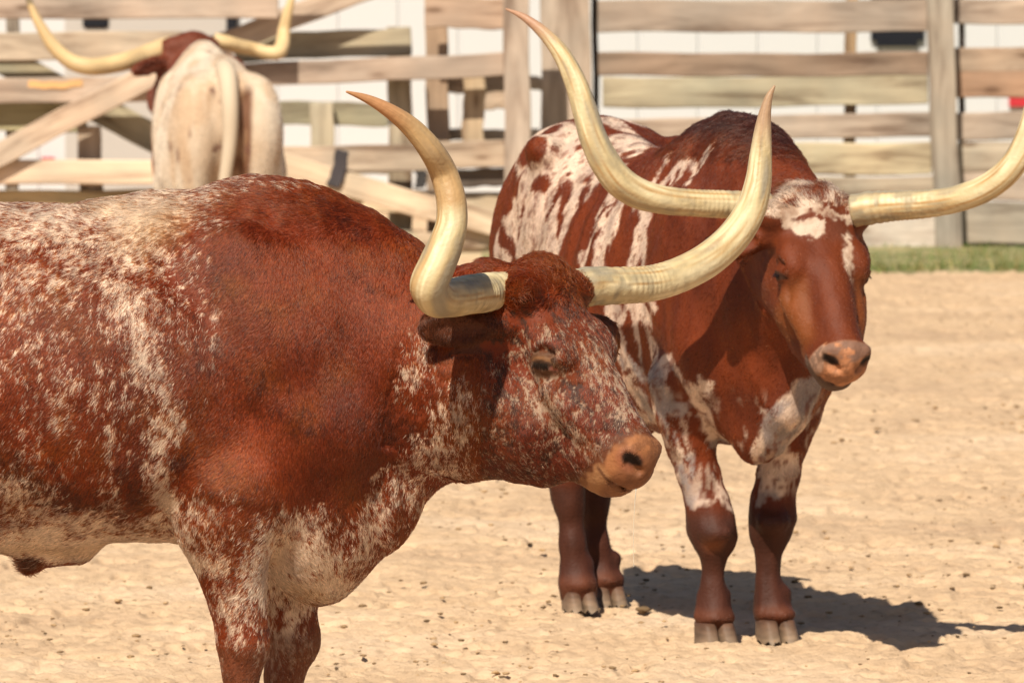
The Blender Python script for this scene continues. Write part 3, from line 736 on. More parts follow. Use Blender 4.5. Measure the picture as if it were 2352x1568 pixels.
# ------------------------------------------------------------------ cow B : spotted steer facing the camera
angB = math.radians(22)
frB = Frame((.639, 23.4), angB)
def Bp(px, py, Y): return P(px, py, Y)
def build_B():
    O = P(1868, 482, 22.88)
    hd = Head(O, math.radians(17), math.radians(55), 1.0, math.radians(-3), 1.12)
    sB = F / 23.4
    X = make_axis(-.22, 1.15, .010, [(O[0] - .17, O[0] + .22, .0048)])
    Yx = make_axis(22.45, 24.95, .012, [(22.48, 23.0, .0055)])
    Z = make_axis(-.02, 1.50, .010, [(.72, 1.27, .0052)])
    sk = Skin(X, Yx, Z)
    trunk(sk, frB)
    # brisket, a V between the forelegs
    sk.cone(frB.p(.12, .02, .78), frB.p(.17, .045, .535), .13, .042, .06); sk.cone(frB.p(.2, .0, .95), frB.p(.21, .035, .58), .15, .05, .08)
    sk.cone(frB.p(.26, 0, 1.0), frB.p(.26, -.005, .66), .11, .035, .08)
    # neck up to the head
    sk.cone(frB.p(.12, 0, 1.10), hd.p(.04, -.10, 0), .19, .105, .08)
    sk.cone(frB.p(.14, 0, .92), hd.p(.16, -.16, 0), .16, .07, .10)
    sk.cone(frB.p(.05, 0, 1.30), hd.p(.0, -.05, 0), .11, .075, .08)
    legs = [([(1568, 880, .105), (1575, 950, .085), (1585, 1010, .066), (1606, 1090, .055), (1624, 1160, .058), (1634, 1205, .0665), (1640, 1235, .058), (1640, 1290, .030), (1638, 1345, .031), (1638, 1385, .040), (1640, 1410, .042), (1642, 1440, .042)], 23.36),
            ([(1830, 880, .095), (1815, 950, .076), (1801, 1010, .066), (1787, 1090, .056), (1775, 1150, .056), (1772, 1190, .061), (1768, 1225, .052), (1764, 1290, .0295), (1765, 1340, .031), (1768, 1380, .040), (1774, 1405, .043), (1780, 1432, .042)], 23.46)]
    for pts, Y in legs: sk.chain([(P(x, y, Y), r) for x, y, r in pts], .025)
    sk.ell(P(1645, 1222, 23.30), I3, (.048, .035, .030), .02); sk.ell(P(1776, 1198, 23.40), I3, (.046, .035, .030), .02)
    sk.ell(P(1672, 1205, 23.33), I3, (.022, .03, .030), .015); sk.ell(P(1812, 1192, 23.45), I3, (.018, .03, .022), .015)
    hl = [([(1262, 760, .17), (1290, 880, .12), (1306, 960, .075), (1304, 1040, .052), (1300, 1090, .046), (1305, 1150, .037), (1316, 1250, .030), (1322, 1320, .036), (1328, 1355, .041), (1330, 1378, .041)], 24.42),
          ([(1430, 760, .17), (1420, 880, .11), (1400, 960, .07), (1370, 1040, .052), (1362, 1090, .046), (1364, 1150, .037), (1368, 1250, .030), (1380, 1320, .034), (1390, 1350, .039), (1396, 1370, .039)], 24.58)]
    for pts, Y in hl: sk.chain([(P(x, y, Y), r) for x, y, r in pts], .05)
    for x, y, Y, r in ((1642, 1432, 23.345, .051), (1782, 1428, 23.445, .051), (1330, 1372, 24.40, .045), (1396, 1366, 24.56, .043)):
        c = P(x, y, Y); c[2] = .062; sk.ell(c, I3, (r, r * 1.1, .022), .03)
        sk.cone(c + [r * .35, .03, .055], c + [-r * .35, .03, .055], .028, .028, .02)
    # udder side flap of the sheath below the belly
    sk.cone(P(1480, 950, 24.0), P(1489, 985, 24.0), .045, .018, .05)
    ears = [(hd.p(.05, -.05, -.10), hd.p(.06, -.12, -.26), (0, 0, 1), .045), (hd.p(.05, -.05, .10), hd.p(.10, -.15, .165), (0, 0, 1), .042)]
    hd.build(sk, ears)
    return hd, sk
hdB, skB = build_B()
def relB(V):
    Lh = hdB.local(V); head = smooth01((Lh[:, 0] + .1) / .1) * (np.abs(Lh[:, 2]) < .2) * (Lh[:, 1] > -.26) * (V[:, 1] < 23.15)
    leg = smooth01((.62 - V[:, 2]) / .15)
    u, w_, z = frB.local(V)
    rib = np.sin(u * 2 * np.pi / .105 + z * 2.5) * .0045 * smooth01((.2 - np.abs(u + .55)) / .15) * smooth01((z - .65) / .15) * smooth01((1.25 - z) / .15)
    a = (fnoise(V * np.array([8, 8, 5]), 2) - .5) * .022 + (fnoise(V * np.array([20, 20, 9]) + 7, 2) - .5) * .010 + rib
    return a * (1 - head) * (1 - leg) + leg * (fnoise(V * np.array([34, 34, 12]), 2) - .5) * .011 + head * (fnoise(V * 32, 3) - .5) * .006
skB.relief = relB
VB, QB = skB.mesh(2)
bvhB = BVHTree.FromPolygons([tuple(v) for v in VB], [tuple(q) for q in QB.tolist()])
def on_skin(bvh, px, py):
    o = Vector((0, 0, CAMZ)); d = Vector(P(px, py, 10.0)) - o
    h = bvh.ray_cast(o, d.normalized(), 60)
    return None if h[0] is None else np.array(h[0])
# strokes of coat marking, each a polyline on the skin with a half width in metres and flattening along the body axis
B_BASEWHITE = True
B_STROKES_RED = []
def strokes(defs, bvh):
    out = []
    for pts, r in defs:
        q = [on_skin(bvh, *p) for p in pts]; q = [a for a in q if a is not None]
        if q: out.append((q, r))
    return out
B_WHITE = [([(1152, 420), (1145, 560)], .045), ([(1200, 300), (1190, 330)], .012),
([(1375, 470), (1395, 540), (1385, 610)], .020), ([(1475, 490), (1482, 560), (1476, 612)], .02), ([(1230, 380), (1350, 380)], .05), ([(1200, 430), (1340, 450)], .04), ([(1220, 480), (1270, 600)], .045), ([(1540, 424), (1562, 362), (1590, 374), (1582, 424)], .009), ([(1605, 392), (1632, 335)], .008), ([(1500, 312), (1412, 405)], .010), ([(1535, 302), (1445, 415)], .009), ([(1385, 264), (1450, 292)], .04),
    ([(1490, 700), (1500, 780), (1512, 860)], .008), ([(1400, 720), (1420, 800), (1470, 930)], .02), ([(1455, 700), (1465, 860)], .012),
([(1480, 335), (1400, 470), (1340, 600)], .024), ([(1520, 312), (1450, 430), (1400, 560)], .016), ([(1320, 360), (1380, 340), (1440, 320)], .06), ([(1270, 400), (1240, 560)], .06), ([(1390, 640), (1430, 760)], .03), ([(1450, 650), (1470, 720), (1480, 860)], .035), ([(1440, 800), (1500, 960)], .03), ([(1480, 600), (1500, 700)], .02),
    ([(1530, 840), (1545, 940), (1575, 1060), (1590, 1130)], .045), ([(1590, 900), (1640, 1010), (1700, 1068), (1735, 1068)], .032), ([(1860, 900), (1810, 960), (1780, 1060)], .05), ([(1728, 1068), (1760, 1000), (1768, 950)], .018), ([(1790, 960), (1850, 900)], .02), ([(1560, 1000), (1620, 1120)], .04), ([(1815, 1000), (1775, 1110)], .035), ([(1850, 960), (1820, 1060)], .03),
  # rump, flank and legs: pale areas
    ([(1210, 330), (1290, 340)], .10), ([(1260, 420), (1200, 520)], .10), ([(1180, 500), (1160, 570)], .06), ([(1340, 350), (1420, 330)], .06), ([(1300, 440), (1250, 560)], .07), ([(1230, 300), (1330, 320)], .05), ([(1395, 275), (1460, 300)], .05),
    ([(1380, 400), (1480, 320)], .045), ([(1330, 470), (1270, 590)], .035), ([(1500, 305), (1540, 290)], .01),
    ([(1440, 440), (1400, 520), (1370, 600)], .028), ([(1490, 480), (1465, 560), (1450, 610)], .028), ([(1560, 380), (1510, 440), (1460, 470)], .016), ([(1570, 370), (1600, 400), (1640, 330)], .013), ([(1570, 375), (1530, 450)], .012), ([(1500, 330), (1400, 420)], .02),
    ([(1540, 350), (1500, 420)], .010), ([(1400, 700), (1470, 850), (1500, 930)], .03), ([(1440, 720), (1500, 800)], .03), ([(1480, 700), (1500, 900), (1520, 950)], .022), ([(1430, 880), (1500, 940)], .025), ([(1420, 920), (1480, 960)], .02),
    ([(1540, 830), (1600, 920), (1640, 1000)], .035), ([(1560, 880), (1580, 1000)], .03), ([(1530, 900), (1560, 1060), (1580, 1130)], .028), ([(1620, 880), (1640, 1000), (1700, 1060)], .022), ([(1700, 1060), (1740, 1060), (1770, 960)], .022), ([(1600, 1140), (1620, 1100), (1660, 1130), (1680, 1170)], .018),
    ([(1840, 900), (1800, 1000), (1770, 1080)], .038), ([(1750, 1100), (1745, 1150)], .018), ([(1860, 930), (1830, 980)], .02), ([(1660, 1100), (1680, 1160)], .01), ([(1500, 700), (1490, 620)], .008)]
B_RED = [([(1158, 440), (1160, 480)], .018), ([(1150, 520), (1165, 560)], .016),
([(1300, 430), (1285, 520)], .022), ([(1345, 440), (1310, 560)], .022), ([(1436, 490), (1440, 580)], .018), ([(1400, 470), (1360, 540)], .012), ([(1480, 320), (1390, 420)], .007), ([(1515, 310), (1430, 410)], .007),
([(1640, 1040), (1590, 960)], .012), ([(1600, 1050), (1630, 1130)], .02), ([(1470, 830), (1440, 760)], .018), ([(1490, 900), (1460, 880)], .014), ([(1850, 1010), (1838, 1100), (1820, 1150)], .02), ([(1555, 960), (1575, 1080)], .010), ([(1290, 430), (1260, 500)], .012), ([(1330, 540), (1300, 590)], .02), ([(1180, 380), (1185, 400)], .02),
([(1190, 320), (1260, 300)], .045), ([(1205, 350), (1230, 340)], .035), ([(1235, 420), (1250, 425)], .03), ([(1165, 430), (1165, 470)], .03), ([(1150, 540), (1180, 570)], .025), ([(1330, 480), (1300, 560)], .03), ([(1380, 460), (1345, 560)], .028), ([(1440, 520), (1420, 590)], .016), ([(1420, 400), (1360, 480)], .025),
    ([(1445, 730), (1450, 800)], .02), ([(1475, 760), (1490, 850)], .022), ([(1545, 870), (1560, 900)], .03), ([(1540, 960), (1545, 1050)], .014), ([(1600, 1000), (1620, 1100)], .026), ([(1590, 950), (1600, 980)], .02), ([(1835, 1000), (1830, 1030)], .022), ([(1860, 1010), (1830, 1130)], .016), ([(1690, 1045), (1705, 1060)], .008),
    ([(1435, 850), (1490, 880)], .012), ([(1440, 905), (1500, 925)], .01), ([(1270, 340), (1350, 330)], .008), ([(1300, 400), (1420, 350)], .008), ([(1390, 620), (1400, 560)], .012), ([(1460, 590), (1470, 530)], .01), ([(1200, 470), (1190, 540)], .01)]
SWB = strokes(B_WHITE, bvhB); SRB = strokes(B_RED, bvhB)
def stroke_field(Pn, S):
    d = np.full(len(Pn), -1.0)
    for pts, r in S:
        if len(pts) == 1: pts = [pts[0], pts[0] + 1e-4]
        for a, b_ in zip(pts[:-1], pts[1:]):
            lo = np.minimum(a, b_) - r * 3; hi = np.maximum(a, b_) + r * 3
            m = np.all((Pn > lo) & (Pn < hi), axis=1)
            if not m.any(): continue
            q = Pn[m]; ab = b_ - a; t = np.clip(((q - a) @ ab) / (ab @ ab + 1e-9), 0, 1)[:, None]
            v = q - (a + t * ab)
            d[m] = np.maximum(d[m], 1 - np.linalg.norm(v, axis=1) / r)
    return d
def colour_B(Pn, n, hairs):
    wob = np.stack([vnoise(Pn * 26 + 5), vnoise(Pn * 26 + 45), vnoise(Pn * 26 + 85)], 1) - .5
    wob2 = np.stack([vnoise(Pn * 90 + 5), vnoise(Pn * 90 + 45), vnoise(Pn * 90 + 85)], 1) - .5
    Qn = Pn + wob * .030 + wob2 * .010
    if hairs: Qn = Qn + RNG.normal(0, .0035, Qn.shape)
    w_ = stroke_field(Qn, SWB); r_ = stroke_field(Qn, SRB)
    u, ww, z = frB.local(Pn)
    big = fnoise(Pn * 6, 3)
    c = np.tile([.108, .0185, .0028], (len(Pn), 1)) * (.75 + .5 * big)[:, None]
    # the side turned away carries the same kind of patches
    away = (ww < -.04) & (u < -.2) & (z > .6)
    pat = fnoise(Pn * np.array([5, 5, 3.2]) + 30, 2)
    wf = smooth01((w_ + .12) / .24)
    wf = np.where(away, smooth01((pat - .5) / .05), wf)
    speck = vnoise(Pn * 60 + 3)
    wf = np.maximum(wf, 0) * (1 - smooth01((.6 * speck + .4 * vnoise(Pn * 140 + 33) - .60) / .10) * .7)
    wf = wf * (1 - smooth01((r_ + .1) / .2))
    pale = mixc(np.tile([.53, .39, .30], (len(Pn), 1)), [.42, .30, .24], (fnoise(Pn * 30, 2) - .42) * 3)
    # grey roan on the forearms
    gr = smooth01((.86 - z) / .1) * smooth01((fnoise(Pn * 14 + 9, 3) - .44) / .1) * (u > -.3)
    pale = mixc(pale, [.20, .165, .16], gr * .85)
    c = c * (1 - wf[:, None]) + pale * wf[:, None]
    # lower legs dark
    lg = smooth01((.40 - z) / .08); c = mixc(c, [.038, .0125, .0075], lg * (1 - .6 * wf) * .85)
    c = mixc(c, [.17, .055, .022], smooth01(1.3 - np.linalg.norm((Pn - P(1640, 1245, 23.30)) / .035, axis=1)) * .8)
    c = mixc(c, [.095, .028, .013], smooth01((.10 - z) / .03) * .8)
    c = mixc(c, [.035, .010, .007], smooth01((z - 1.30) / .10) * (u > -.38) * smooth01((.11 - np.abs(ww)) / .06) * (1 - wf) * .85)
    c = mixc(c, [.36, .25, .19], smooth01((.6 * vnoise(Pn * np.array([80, 80, 40]) + 5) + .4 * vnoise(Pn * 22 + 9) - .60) / .08) * smooth01((.72 - z) / .1) * smooth01((z - .37) / .05) * .75)
    c = c * (.62 + .8 * fnoise(Pn * np.array([30, 30, 12]) + 3, 3))[:, None]
    # head
    L = hdB.local(Pn); s, t, l = L.T
    inh = (s > -.13) & (s < .62) & (np.abs(l) < .19) & (t > -.24) & (Pn[:, 1] < 23.15)
    jj = (fnoise(Pn * 35, 3) - .5) * .07; kk = (fnoise(Pn * 35 + 60, 3) - .5) * .07
    s2 = s + jj; l2 = l + kk
    if hairs: s2 = s2 + RNG.normal(0, .006, len(s)); l2 = l2 + RNG.normal(0, .004, len(s))
    hc = np.tile([.108, .0200, .0036], (len(Pn), 1)) * (.70 + .6 * fnoise(L * np.array([14, 40, 40]) + 9, 3))[:, None]
    # pale crown: wide at the poll, pointed between the eyes
    lim = np.where(l2 < .0, .118 - .75 * np.abs(l2 + .028), .062 + .2 * (l2 > .05) * 0)
    crown = smooth01((lim - s2) / .012) * smooth01((l2 + .125) / .01) * smooth01((.088 - l2) / .01) * (t > -.05)
    spots = np.zeros(len(Pn))
    for s0, l0, r0 in ((-.03, -.015, .028), (.03, .045, .014), (.045, -.04, .014), (-.045, .015, .02), (.02, .01, .016), (.0, .06, .016), (-.01, -.07, .014), (.06, -.015, .012)): spots = np.maximum(spots, smooth01((1.3 - np.hypot(s2 - s0, l2 - l0) / r0) / .5))
    blaze = smooth01(1.25 - np.hypot((s2 - .155) / .070, (l2 - .055 + (s2 - .145) * .16) / .019)) * 1.7
    wfh = np.clip(crown * (1 - spots) + blaze * (t > -.03), 0, 1)
    hc = hc * (1 - wfh[:, None]) + wfh[:, None] * mixc(np.tile([.48, .36, .275], (len(Pn), 1)), [.30, .19, .13], (fnoise(Pn * np.array([40, 40, 40]), 3) - .42) * 3.5)
    hc = mixc(hc, [.10, .028, .014], smooth01(1.2 - np.hypot((s - .085) / .05, (l - .035) / .05)) * (1 - wfh) * .7)
    hc = mixc(hc, [.26, .085, .018], smooth01((np.abs(l) - .05) / .02) * smooth01((s - .2) / .05) * smooth01((.42 - s) / .05) * .3)
    mz = smooth01((s - .425 - .010 * (t > .02)) / .012)
    hc = mixc(hc, [.39, .165, .078], mz)
    hc = mixc(hc, [.30, .20, .15], mz * smooth01((np.abs(l) - .052) / .006) * .7)
    hc = hc * (1 - .35 * mz * smooth01((fnoise(Pn * 70 + 9, 3) - .47) / .1))[:, None]
    hc = mixc(hc, [.09, .05, .035], smooth01((-.066 - t) / .008) * smooth01((s - .40) / .02))
    hc = mixc(hc, [.14, .08, .06], mz * smooth01((t - .022) / .008) * smooth01((fnoise(Pn * 50, 2) - .4) / .1) * .8)
    nos = smooth01((1.3 - np.sqrt(((s - .482) / .024) ** 2 + ((t - .008) / .0165) ** 2 + ((np.abs(l) - .046) / .024) ** 2)) * 2)
    hc = mixc(hc, [.012, .005, .004], nos)
    e_a = (s - .188) * .62 + (t + .034) * .78; e_b = -(s - .188) * .78 + (t + .034) * .62
    lid = smooth01((1.3 - np.hypot(e_a / .032, (e_b + .000) / .0115)) / .4) * (np.abs(l) > .085)
    hc = mixc(hc, [.035, .016, .01], lid * .9)
    hc = mixc(hc, [.36, .20, .10], smooth01(1.2 - np.hypot((s - .19) / .03, (t + .065) / .012)) * (np.abs(l) > .07) * .5)
    c = np.where(inh[:, None], hc, c)
    return np.clip(c, .004, .85)
def dir_B(R, n):
    d = -frB.U[None] * .45 + np.array([0, 0, -1.0]) + 0 * R
    L = hdB.local(R); s, t, l = L.T
    inh = ((s > -.1) & (s < .62) & (np.abs(l) < .19) & (t > -.24) & (R[:, 1] < 23.15))[:, None]
    d = np.where(inh, hdB.S, d)
    top = ((s < .07)[:, None]) & inh
    rad = R - hdB.p(.04, -.06, 0); rad /= np.linalg.norm(rad, axis=1)[:, None]
    return np.where(top, rad + [0, 0, .25], d)
def len_B(R):
    L = hdB.local(R); s, t, l = L.T
    inh = (s > -.13) & (s < .62) & (np.abs(l) < .19) & (t > -.24) & (R[:, 1] < 23.15)
    o = np.full(len(R), .013); o = np.where(R[:, 2] < .45, .007, o)
    o = np.where(inh, .009, o); o = np.where(inh & (s < .03), .026, o); o = np.where(inh & (s < -.02), .034, o); o = np.where(inh & (s > .43), .0, o)
    o = np.where(inh & (np.hypot((s - .188) / .030, (t + .034) / .030) < 1) & (np.abs(l) > .08), 0, o)
    u, ww, z = frB.local(R)
    return np.where((z > 1.33) & (u > -.4) & (~inh), .032, o)
steerB = empty('longhorn_steer', tuple(frB.O)); tag(steerB, 'brown and white spotted longhorn steer facing the camera with a white patch on its forehead', 'longhorn')
adopt(np_mesh('body', VB, QB, M_SKIN, None, colour_B(VB, vert_normals(VB, QB), False)), steerB)
if HAIR > 0: adopt(grow('coat', VB, QB, None, 600000, colour_B, dir_B, len_B, .26, .00065, 12), steerB)
hornB = [([(1765, 476, 22.88), (1740, 474, 22.87), (1670, 470, 22.84), (1590, 466, 22.80), (1520, 459, 22.77), (1465, 444, 22.75), (1420, 414, 22.73), (1388, 370, 22.72), (1362, 315, 22.72), (1344, 255, 22.73), (1318, 180, 22.75), (1285, 118, 22.77), (1240, 68, 22.8), (1200, 38, 22.82), (1162, 21, 22.84)],
          [33, 34, 32, 31, 32.5, 35.5, 36.5, 35, 32, 29.5, 25, 20, 13.5, 8, 2]),
         ([(1960, 484, 22.87), (1990, 479, 22.86), (2050, 473, 22.83), (2130, 468, 22.80), (2200, 456, 22.77), (2260, 434, 22.75), (2310, 398, 22.73), (2345, 350, 22.72), (2368, 295, 22.72), (2384, 230, 22.73), (2402, 160, 22.75), (2432, 100, 22.77), (2475, 55, 22.8), (2520, 30, 22.84)],
          [38, 39, 35, 32.5, 31, 31, 31, 30, 29, 27, 23, 17, 10, 2])]
for i, (pts, rr) in enumerate(hornB):
    h = sweep('horn', [P(*p) for p in pts], [r / 858. for r in rr], M_HORN, None, horn_cols([.38, .22, .15], None), 40, 280, .03, 21 + i * 7)
    adopt(h, steerB)
eyes(hdB, steerB)
hB = (math.sin(math.radians(15)), -math.cos(math.radians(15)))
for x, y, Y in ((1642, 1440, 23.34), (1782, 1440, 23.44)): hoof_pair(steerB, P(x, y, Y), hB, .055, .120, .060)
for x, y, Y in ((1330, 1380, 24.40), (1396, 1375, 24.56)): hoof_pair(steerB, P(x, y, Y), hB, .049, .105, .054)
tl = sweep('tail', [frB.p(-1.40, 0, 1.30), frB.p(-1.47, 0, 1.22), frB.p(-1.50, 0, 1.0), frB.p(-1.49, 0.0, .7), frB.p(-1.48, 0, .45)], [.04, .03, .022, .018, .03], M_SKIN, None, lambda tt, t, an, s: np.tile([.2, .05, .02], (len(t), 1)), 12, 60); adopt(tl, steerB)

# ------------------------------------------------------------------ cow C : white longhorn seen from behind
angC = math.radians(180 + 7)
k_C = .895
rumpC = P(520, 300, 37.6)
frC = Frame((0, 0), angC, k_C); frC.O = np.array([rumpC[0], rumpC[1], 0]) + frC.U * 1.42 * k_C
def build_C():
    O = P(440, 102, 39.15)
    hd = Head(O, math.radians(180 + 25), math.radians(33), 1.0)
    X = make_axis(-2.2, -.55, .014); Yx = make_axis(37.3, 39.8, .016); Z = make_axis(-.02, 1.42, .014)
    sk = Skin(X, Yx, Z); trunk(sk, frC, .98, 1.10, True)
    E = lambda u, w_, z, r, kk=.05: sk.ell(frC.p(u, w_, z), np.stack([frC.U, frC.W, [0, 0, 1]]), np.array(r), kk)
    for q in (-1, 1): E(-1.22, q * .155, .92, (.20, .125, .34), .06)
    sk.cone(frC.p(.1, 0, 1.15), hd.p(.05, -.1, 0), .17, .11, .08)
    sk.cone(frC.p(.1, 0, .95), hd.p(.17, -.16, 0), .15, .07, .08)
    for q in (-1, 1):
        sk.chain([(frC.p(-1.2, q * .17, .8), .13), (frC.p(-1.15, q * .16, .62), .09), (frC.p(-1.32, q * .14, .45), .055), (frC.p(-1.30, q * .14, .3), .038), (frC.p(-1.28, q * .14, .1), .04), (frC.p(-1.25, q * .14, .06), .045)], .05)
        sk.chain([(frC.p(0, q * .14, .7), .09), (frC.p(0, q * .12, .4), .05), (frC.p(0, q * .12, .32), .05), (frC.p(0, q * .12, .1), .04), (frC.p(.02, q * .12, .06), .045)], .04)
    for q, o_ in ((-1, 0), (1, 0)): E(-1.34, q * .15 + .01, 1.02, (.12, .115, .25), .03); E(-1.30, q * .10, 1.27, (.05, .035, .04), .03)
    # cleft beside the tail
    sk.cone(frC.p(-1.52, 0.075, 1.20), frC.p(-1.44, .04, .4), .034, .06, .02, 's')
    ears = [(hd.p(.05, -.05, -.10), hd.p(.05, -.10, -.26), (0, 0, 1), .045), (hd.p(.05, -.05, .10), P(303, 164, 38.9), (0, 0, 1), .045)]
    hd.build(sk, ears)
    return hd, sk
hdC, skC = build_C(); VC, QC = skC.mesh(2)
def colour_C(Pn, n, hairs):
    u, w_, z = frC.local(Pn)
    c = np.tile([.56, .465, .365], (len(Pn), 1)); nn = fnoise(Pn * 5, 3)
    c = mixc(c, [.46, .34, .24], (nn - .5) * 3)
    c = mixc(c, [.13, .05, .022], smooth01((.055 - np.abs(w_ - .085 + (1.25 - z) * .04)) / .02) * (u < -1.15) * smooth01((1.27 - z) / .06) * .95)  # dark streak in the colour deepens the shade of the cleft
    c = mixc(c, [.42, .27, .16], smooth01((fnoise(Pn * np.array([14, 14, 4]) + 20, 3) - .5) / .12) * .55)
    sp_ = vnoise(Pn * 19 + 4); c = mixc(c, [.14, .06, .04], smooth01((sp_ - .84) / .05) * .8)
    L = hdC.local(Pn)
    brown = smooth01((u + .02 + (nn - .5) * .2) / .06)
    return np.clip(mixc(c, [.125, .03, .014], brown), 0, 1)
steerC = empty('longhorn_steer', tuple(frC.O)); tag(steerC, 'white longhorn steer seen from behind at the fence, its head dark brown', 'longhorn')
adopt(np_mesh('body', VC, QC, M_SKIN, None, colour_C(VC, None, False)), steerC)
if HAIR > 0: adopt(grow('coat', VC, QC, None, 110000, colour_C, lambda R, n: -frC.U[None] * .4 + np.array([0, 0, -1.0]) + 0 * R, lambda R: np.full(len(R), .016), .26, .0013, 13), steerC)
hornC = [([(398, 106, 39.2), (372, 112, 39.15), (330, 128, 39.1), (285, 142, 39.0), (240, 151, 38.95), (200, 153, 38.9), (165, 143, 38.9), (130, 115, 38.9), (100, 72, 38.9), (80, 35, 38.9), (66, 0, 38.9), (55, -35, 38.9), (48, -60, 38.9)], [23, 23, 22, 21.5, 21, 20, 18.5, 16, 13, 10, 7, 4, 1]),
         ([(492, 92, 39.3), (515, 97, 39.3), (548, 106, 39.35), (585, 114, 39.4), (615, 122, 39.4), (636, 122, 39.4), (648, 104, 39.45), (652, 72, 39.5), (658, 40, 39.5), (667, 8, 39.5), (676, -25, 39.5), (684, -55, 39.5)], [17, 17, 16.5, 16, 16.5, 17, 17, 15, 12.5, 10, 5, 1])]
for i, (pts, rr) in enumerate(hornC):
    adopt(sweep('horn', [P(*p) for p in pts], [r / 502. for r in rr], M_HORN, None, (lambda f: (lambda tt, t, an, sd: f(tt, t, an, sd) * .35 + .65 * np.where(tt[:, None] > .86, f(tt, t, an, sd), np.array([[.62, .43, .215]]))))(horn_cols([.12, .09, .06] if i == 0 else [.5, .4, .25])), 28, 160, .0, 41 + i * 7), steerC)
adopt(sweep('tail', [frC.p(-1.30, 0.0, 1.33), frC.p(-1.42, .005, 1.30), frC.p(-1.49, .01, 1.18), frC.p(-1.50, .01, .98), frC.p(-1.49, -.02, .75), frC.p(-1.47, -.04, .35)], [.045, .045, .040, .032, .026, .034], M_SKIN, None, lambda tt, t, an, s: np.tile([.50, .405, .30], (len(t), 1)), 14, 60), steerC)
for q in (-1, 1):
    hoof_pair(steerC, frC.p(-1.24, q * .14, 0), frC.U[:2]); hoof_pair(steerC, frC.p(.03, q * .12, 0), frC.U[:2])

# ================================================================== ground
def ground():
    m, n, b = new_mat('pen_dirt')
    tc = N(n, 'ShaderNodeTexCoord'); mp = N(n, 'ShaderNodeMapping'); n.links.new(tc.outputs['Object'], mp.inputs[0])
    t1 = N(n, 'ShaderNodeTexNoise', Scale=.9, Detail=5.0); t2 = N(n, 'ShaderNodeTexNoise', Scale=14.0, Detail=8.0, Roughness=.7); t3 = N(n, 'ShaderNodeTexNoise', Scale=70.0, Detail=5.0, Roughness=.65)
    for t in (t1, t2, t3): n.links.new(mp.outputs[0], t.inputs['Vector'])
    r = ramp(n, [(.3, (.48, .335, .22)), (.5, (.565, .40, .258)), (.72, (.62, .46, .32))]); n.links.new(t1.outputs[0], r.inputs[0])
    r2 = ramp(n, [(.30, (.30, .24, .18)), (.43, (.82, .79, .76)), (.62, (1.04, 1.03, 1.02))]); n.links.new(t2.outputs[0], r2.inputs[0])  # mottling, with shade painted into the hollows of the bumps
    mx = N(n, 'ShaderNodeMix', data_type='RGBA', blend_type='MULTIPLY'); mx.inputs[0].default_value = .55
    n.links.new(r.outputs[0], mx.inputs[6]); n.links.new(r2.outputs[0], mx.inputs[7]); n.links.new(mx.outputs[2], b.inputs['Base Color'])
    b.inputs['Roughness'].default_value = .95; b.inputs['Specular IOR Level'].default_value = .1
    b1 = N(n, 'ShaderNodeBump', Strength=.5, Distance=.03); b2 = N(n, 'ShaderNodeBump', Strength=.6, Distance=.008)
    n.links.new(t2.outputs[0], b1.inputs['Height']); n.links.new(t3.outputs[0], b2.inputs['Height']); n.links.new(b1.outputs[0], b2.inputs['Normal']); n.links.new(b2.outputs[0], b.inputs['Normal'])
    xs = np.r_[np.linspace(-400, -3.2, 24)[:-1], np.arange(-3.2, 3.2, .011), np.linspace(3.2, 400, 24)]
    ys = np.r_[np.linspace(-60, 20.5, 30)[:-1], np.arange(20.5, 27, .013), np.arange(27, 34, .03), np.arange(34, 47, .07), np.linspace(47, 1500, 40)]
    X, Y = np.meshgrid(xs, ys, indexing='ij'); p = np.stack([X.ravel(), Y.ravel(), np.zeros(X.size)], 1)
    inn = (np.abs(p[:, 0]) < 3.3) & (p[:, 1] > 20.3) & (p[:, 1] < 47)
    z = np.zeros(len(p)); q = p[inn]
    lump = fnoise(q * 2.2, 3) - .5; md = fnoise(q * 9 + 7, 3) - .5; fi = fnoise(q * 34 + 3, 2) - .5
    zz = lump * .028 + md * .026 + fi * .020 + (fnoise(q * 80 + 13, 2) - .5) * .008
    pit = smooth01((.36 - vnoise(q * 12 + 31)) / .1); zz = zz - pit * .016
    z[inn] = zz - .012
    p[:, 2] = z
    nx, ny = X.shape; i = np.arange(nx - 1)[:, None] * ny; j = np.arange(ny - 1)[None]
    Q = np.stack([i + j, i + ny + j, i + ny + j + 1, i + j + 1], -1).reshape(-1, 4)
    tag(np_mesh('ground', p, Q, m), 'pale sandy dirt floor of the cattle pen, churned and lumpy', 'ground', kind='structure')
    return
ground()
